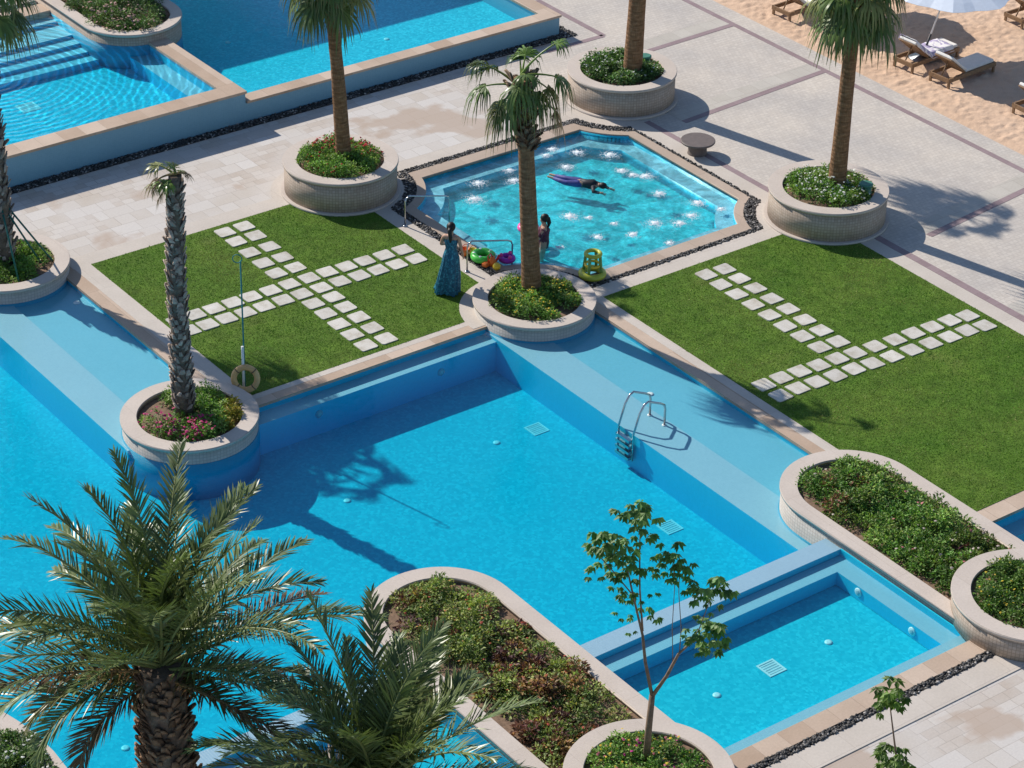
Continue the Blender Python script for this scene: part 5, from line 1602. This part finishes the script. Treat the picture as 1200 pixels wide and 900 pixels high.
def hand_chain(J, B, wrist, side, d=(0, 0.3, -1.0)):
    """Palm, four fingers and a thumb hanging from a wrist joint."""
    w = np.array(J[wrist][:3]); d = np.array(d, float); d /= np.linalg.norm(d)
    s = np.array([0.0, 1.0, 0.0]) - d * d[1]; s /= np.linalg.norm(s)
    c = np.cross(d, s) * side
    J[wrist + 'p'] = (*(w + d * 0.075), 0.022); B.append((wrist, wrist + 'p'))
    for k, (o_, l_) in enumerate(((0.028, .068), (0.010, .078), (-0.010, .072), (-0.028, .056))):
        k1, k2 = wrist + 'f%d' % k, wrist + 'g%d' % k
        b0 = w + d * 0.085 + s * o_
        J[k1] = (*(b0 + d * l_ * .5 + c * .004), 0.0085); J[k2] = (*(b0 + d * l_ - c * .018), 0.007)
        B.append((wrist + 'p', k1)); B.append((k1, k2))
    J[wrist + 't'] = (*(w + d * 0.05 + s * 0.042), 0.0095); J[wrist + 'u'] = (*(w + d * 0.088 + s * 0.056), 0.008)
    B.append((wrist, wrist + 't')); B.append((wrist + 't', wrist + 'u'))

# woman in the long dress, back to the viewer: local +y is where she faces
J = {'pelvis': (0, 0, .93, .125), 'waist': (0, 0, 1.10, (.105, .085)), 'chest': (0, .005, 1.28, (.125, .095)), 'neckb': (0, 0, 1.40, .06), 'neck': (0, .005, 1.455, .042), 'head1': (0, .015, 1.52, .072), 'head2': (0, .012, 1.585, .082), 'head3': (0, .0, 1.635, .05),
     'nose': (0, .098, 1.535, .012),
     'shL': (-.155, 0, 1.37, .048), 'elL': (-.235, .06, 1.12, .036), 'wrL': (-.19, .27, 1.02, .024), 'shR': (.155, 0, 1.37, .048), 'elR': (.215, .03, 1.10, .036), 'wrR': (.23, .14, .88, .024),
     'hipL': (-.085, 0, .86, .085), 'knL': (-.09, .02, .48, .058), 'anL': (-.09, -.01, .09, .036), 'toL': (-.10, .13, .035, .03), 'hipR': (.085, 0, .86, .085), 'knR': (.09, .02, .48, .058), 'anR': (.09, -.01, .09, .036), 'toR': (.10, .13, .035, .03)}
B = [('pelvis', 'waist'), ('waist', 'chest'), ('chest', 'neckb'), ('neckb', 'neck'), ('neck', 'head1'), ('head1', 'head2'), ('head2', 'head3'), ('head1', 'nose'), ('chest', 'shL'), ('shL', 'elL'), ('elL', 'wrL'), ('chest', 'shR'), ('shR', 'elR'), ('elR', 'wrR'),
     ('pelvis', 'hipL'), ('hipL', 'knL'), ('knL', 'anL'), ('anL', 'toL'), ('pelvis', 'hipR'), ('hipR', 'knR'), ('knR', 'anR'), ('anR', 'toR')]
hand_chain(J, B, 'wrL', -1, (0.1, .8, -.5)); hand_chain(J, B, 'wrR', 1, (0.0, .5, -.9))
wl = at(528, 343, 0.025)
W_ = skin_body('person', J, B, ['skin'], wl, az(78) - PI / 2)
tag(W_, 'woman with dark ponytail in a long teal dress, standing with her back turned', 'person')
dr = MB()
rings = [(1.315, .135, .105, 0), (1.25, .15, .12, 0), (1.18, .135, .105, 0), (1.08, .118, .098, 0), (0.98, .15, .125, .01), (0.88, .18, .15, .02), (0.70, .195, .165, .05), (0.45, .225, .195, .08), (0.20, .245, .215, .10), (0.03, .268, .235, .11)]
n = 72
b0 = len(dr.v)
for i, (z, rx, ry, pl) in enumerate(rings):
    for k in range(n):
        a = 2 * PI * k / n
        w_ = 1 + pl * math.sin(13 * a + 0.6 * math.sin(3 * a + z)) + pl * 0.6 * math.sin(5 * a + 2 * z)
        sx = -0.10 * max(0, (0.9 - z)) ** 1.3
        dr.v.append((rx * w_ * math.cos(a) + sx, ry * w_ * math.sin(a) + 0.01, z + (0.03 * math.sin(3 * a) if i == len(rings) - 1 else 0)))
for i in range(len(rings) - 1):
    for k in range(n):
        k2 = (k + 1) % n
        dr.face([b0 + i * n + k, b0 + (i + 1) * n + k, b0 + (i + 1) * n + k2, b0 + i * n + k2], 'dress_teal', [(k / n * 1.6, rings[i][0]), (k / n * 1.6, rings[i + 1][0]), ((k + 1) / n * 1.6, rings[i + 1][0]), ((k + 1) / n * 1.6, rings[i][0])], True)
for sx in (-1, 1):
    dr.tube([(sx * .07, .09, 1.31), (sx * .075, .05, 1.40), (sx * .055, -.02, 1.415), (sx * .03, -.07, 1.36), (sx * .02, -.10, 1.30)], 0.010, 'dress_teal', 6)
dr.build('dress', W_)
hr = MB().ellipsoid((0, -.012, 1.60), (.098, .108, .105), 'hair', 18, 12)
hr.tube([(0, -.09, 1.60), (0, -.135, 1.55), (0.01, -.135, 1.45), (0.015, -.125, 1.35), (0.015, -.12, 1.27)], [.045, .05, .042, .032, .012], 'hair', 10)
hr.build('hair', W_)

# swimmer lying face down (local +y = head direction)
J = {'pelvis': (0, 0, 0, .115), 'waist': (0, .17, .01, .10), 'chest': (0, .36, .02, (.135, .10)), 'neck': (0, .50, .03, .05), 'head1': (0, .58, .03, .08), 'head2': (0, .66, .02, .085), 'head3': (0, .71, 0.0, .06),
     'shL': (-.16, .42, .0, .05), 'elL': (-.22, .60, -.08, .037), 'wrL': (-.16, .78, -.10, .026), 'shR': (.16, .42, .0, .05), 'elR': (.27, .46, -.05, .037), 'wrR': (.26, .66, -.06, .026),
     'hipL': (-.08, -.06, 0, .09), 'knL': (-.09, -.44, .0, .058), 'anL': (-.09, -.82, .02, .036), 'toL': (-.10, -.96, .03, .028), 'hipR': (.08, -.06, 0, .09), 'knR': (.10, -.43, -.03, .058), 'anR': (.10, -.80, .04, .036), 'toR': (.11, -.94, .06, .028)}
B = [('pelvis', 'waist'), ('waist', 'chest'), ('chest', 'neck'), ('neck', 'head1'), ('head1', 'head2'), ('head2', 'head3'), ('chest', 'shL'), ('shL', 'elL'), ('elL', 'wrL'), ('chest', 'shR'), ('shR', 'elR'), ('elR', 'wrR'),
     ('pelvis', 'hipL'), ('hipL', 'knL'), ('knL', 'anL'), ('anL', 'toL'), ('pelvis', 'hipR'), ('hipR', 'knR'), ('knR', 'anR'), ('anR', 'toR')]
hand_chain(J, B, 'wrL', -1, (0, 1, -.1)); hand_chain(J, B, 'wrR', 1, (0, 1, -.1))
a_, b2 = np.array(at(641, 206, -.02)), np.array(at(704, 218, -.02))
dv = unit(b2 - a_)
mid = a_ + dv * 0.98 * 0.86
S_ = skin_body('person', J, B, ['skin'], tuple(mid + np.array([0, 0, -0.015])), math.atan2(dv[1], dv[0]) - PI / 2)
S_.scale = (.86, .86, .86)
tag(S_, 'swimmer in black top and violet leggings floating face down in the bubbling pool', 'person')
def sleeve(name, paths, mat, par):
    m = MB()
    for pts, rad in paths:
        m.tube(pts, rad, mat, 14)
    return m.build(name, par)
sleeve('swim_top', [([(0, 0.0, .0), (0, .17, .01), (0, .36, .02), (0, .47, .03)], [.128, .122, .15, .085]), ([(-.12, .40, .01), (-.22, .60, -.08), (-.17, .75, -.1)], [.068, .05, .038]), ([(.12, .40, .01), (.27, .46, -.05), (.26, .63, -.06)], [.068, .05, .038])], 'swim_black', S_)
sleeve('leggings', [([(-.05, .05, 0), (-.08, -.06, 0), (-.09, -.44, 0), (-.09, -.78, .02)], [.08, .105, .072, .046]), ([(.05, .05, 0), (.08, -.06, 0), (.10, -.43, -.03), (.10, -.76, .035)], [.08, .105, .072, .046])], 'swim_purple', S_)
MB().ellipsoid((0, .63, .045), (.095, .12, .085), 'hair', 16, 10).build('hair', S_)

# bather standing in the bubbling pool behind the tall trunk
J = {'pelvis': (0, 0, .0, .11), 'waist': (0, 0, .16, .10), 'chest': (0, 0, .33, (.125, .095)), 'neck': (0, .0, .47, .042), 'head1': (0, .01, .54, .07), 'head2': (0, .01, .60, .08), 'head3': (0, 0, .65, .05), 'nose': (0, .09, .555, .012),
     'shL': (-.15, 0, .40, .046), 'elL': (-.20, .10, .18, .035), 'wrL': (-.16, .30, .14, .024), 'shR': (.15, 0, .40, .046), 'elR': (.20, .10, .18, .035), 'wrR': (.14, .30, .12, .024),
     'hipL': (-.08, 0, -.07, .085), 'knL': (-.09, .04, -.42, .056), 'anL': (-.09, 0, -.55, .036), 'hipR': (.08, 0, -.07, .085), 'knR': (.09, .04, -.42, .056), 'anR': (.09, 0, -.55, .036)}
B = [('pelvis', 'waist'), ('waist', 'chest'), ('chest', 'neck'), ('neck', 'head1'), ('head1', 'head2'), ('head2', 'head3'), ('head1', 'nose'), ('chest', 'shL'), ('shL', 'elL'), ('elL', 'wrL'), ('chest', 'shR'), ('shR', 'elR'), ('elR', 'wrR'),
     ('pelvis', 'hipL'), ('hipL', 'knL'), ('knL', 'anL'), ('pelvis', 'hipR'), ('hipR', 'knR'), ('knR', 'anR')]
hand_chain(J, B, 'wrL', -1, (0, 1, -.1)); hand_chain(J, B, 'wrR', 1, (0, 1, -.1))
K_ = skin_body('person', J, B, ['skin'], at(637, 284, 0.0), az(175) - PI / 2)
tag(K_, 'dark haired bather in maroon standing in the bubbling pool behind the tall palm trunk', 'person')
sleeve('swim_top', [([(0, 0, -.12), (0, 0, .0), (0, 0, .16), (0, 0, .33), (0, 0, .41)], [.11, .13, .118, .14, .08]), ([(-.12, 0, .39), (-.19, .08, .22)], [.062, .046]), ([(.12, 0, .39), (.19, .08, .22)], [.062, .046])], 'swim_maroon', K_)
MB().ellipsoid((0, -.012, .615), (.095, .10, .10), 'hair', 16, 10).tube([(0, -.08, .62), (0, -.11, .5), (0, -.1, .4)], [.05, .05, .02], 'hair', 8).build('hair', K_)
p = at(619, 268, -0.03)
o = MB().torus((0, 0, 0.03), 0.17, 0.08, 'toy_pink', n=28, k=10).build('swim_ring'); o.location = p
tag(o, 'pink inflatable swim ring floating in front of the bather behind the trunk', 'swim ring')

# ------------------------------------------------------------------ light, sky, camera
world = bpy.data.worlds.new('World')
SC.world = world
world.use_nodes = True
nt = world.node_tree
bg = nt.nodes['Background']
sky = nt.nodes.new('ShaderNodeTexSky')
sky.sky_type = 'NISHITA'
sky.sun_disc = False
EL = 36.3
sd = np.array([-0.25, 1.0]); sd /= np.linalg.norm(sd)
sky.sun_elevation = math.radians(EL)
sky.sun_rotation = math.atan2(sd[0], sd[1])
sky.air_density = 1.0; sky.dust_density = 0.4; sky.ozone_density = 3.5
nt.links.new(sky.outputs[0], bg.inputs['Color'])
bg.inputs['Strength'].default_value = 0.105
sun = bpy.data.lights.new('sun', 'SUN')
sun.energy = 4.6; sun.angle = math.radians(0.53); sun.color = (1.0, 0.935, 0.85)
so = bpy.data.objects.new('sun', sun); COL.objects.link(so)
sv = Vector((sd[0] * math.cos(math.radians(EL)), sd[1] * math.cos(math.radians(EL)), math.sin(math.radians(EL))))
so.rotation_euler = sv.to_track_quat('Z', 'Y').to_euler()
so.location = (0, 0, 40)

cam = bpy.data.cameras.new('camera')
cam.sensor_fit = 'HORIZONTAL'; cam.sensor_width = 36.0
cam.lens = 36.0 * FPX / 1200.0
cam.clip_start = 0.5; cam.clip_end = 1500
co = bpy.data.objects.new('camera', cam); COL.objects.link(co)
from mathutils import Matrix
co.matrix_world = Matrix(((RT[0], UP[0], -FW[0], CAM[0]), (RT[1], UP[1], -FW[1], CAM[1]), (RT[2], UP[2], -FW[2], CAM[2]), (0, 0, 0, 1)))
SC.camera = co

SC.render.engine = 'CYCLES'
cy = SC.cycles
cy.max_bounces = 8; cy.diffuse_bounces = 3; cy.glossy_bounces = 3; cy.transparent_max_bounces = 16; cy.volume_bounces = 0
cy.caustics_reflective = False; cy.caustics_refractive = False
cy.use_denoising = True
vs = SC.view_settings
vs.view_transform = 'Standard'; vs.look = 'None'; vs.exposure = 0.2; vs.gamma = 1.0; vs.use_curve_mapping = False
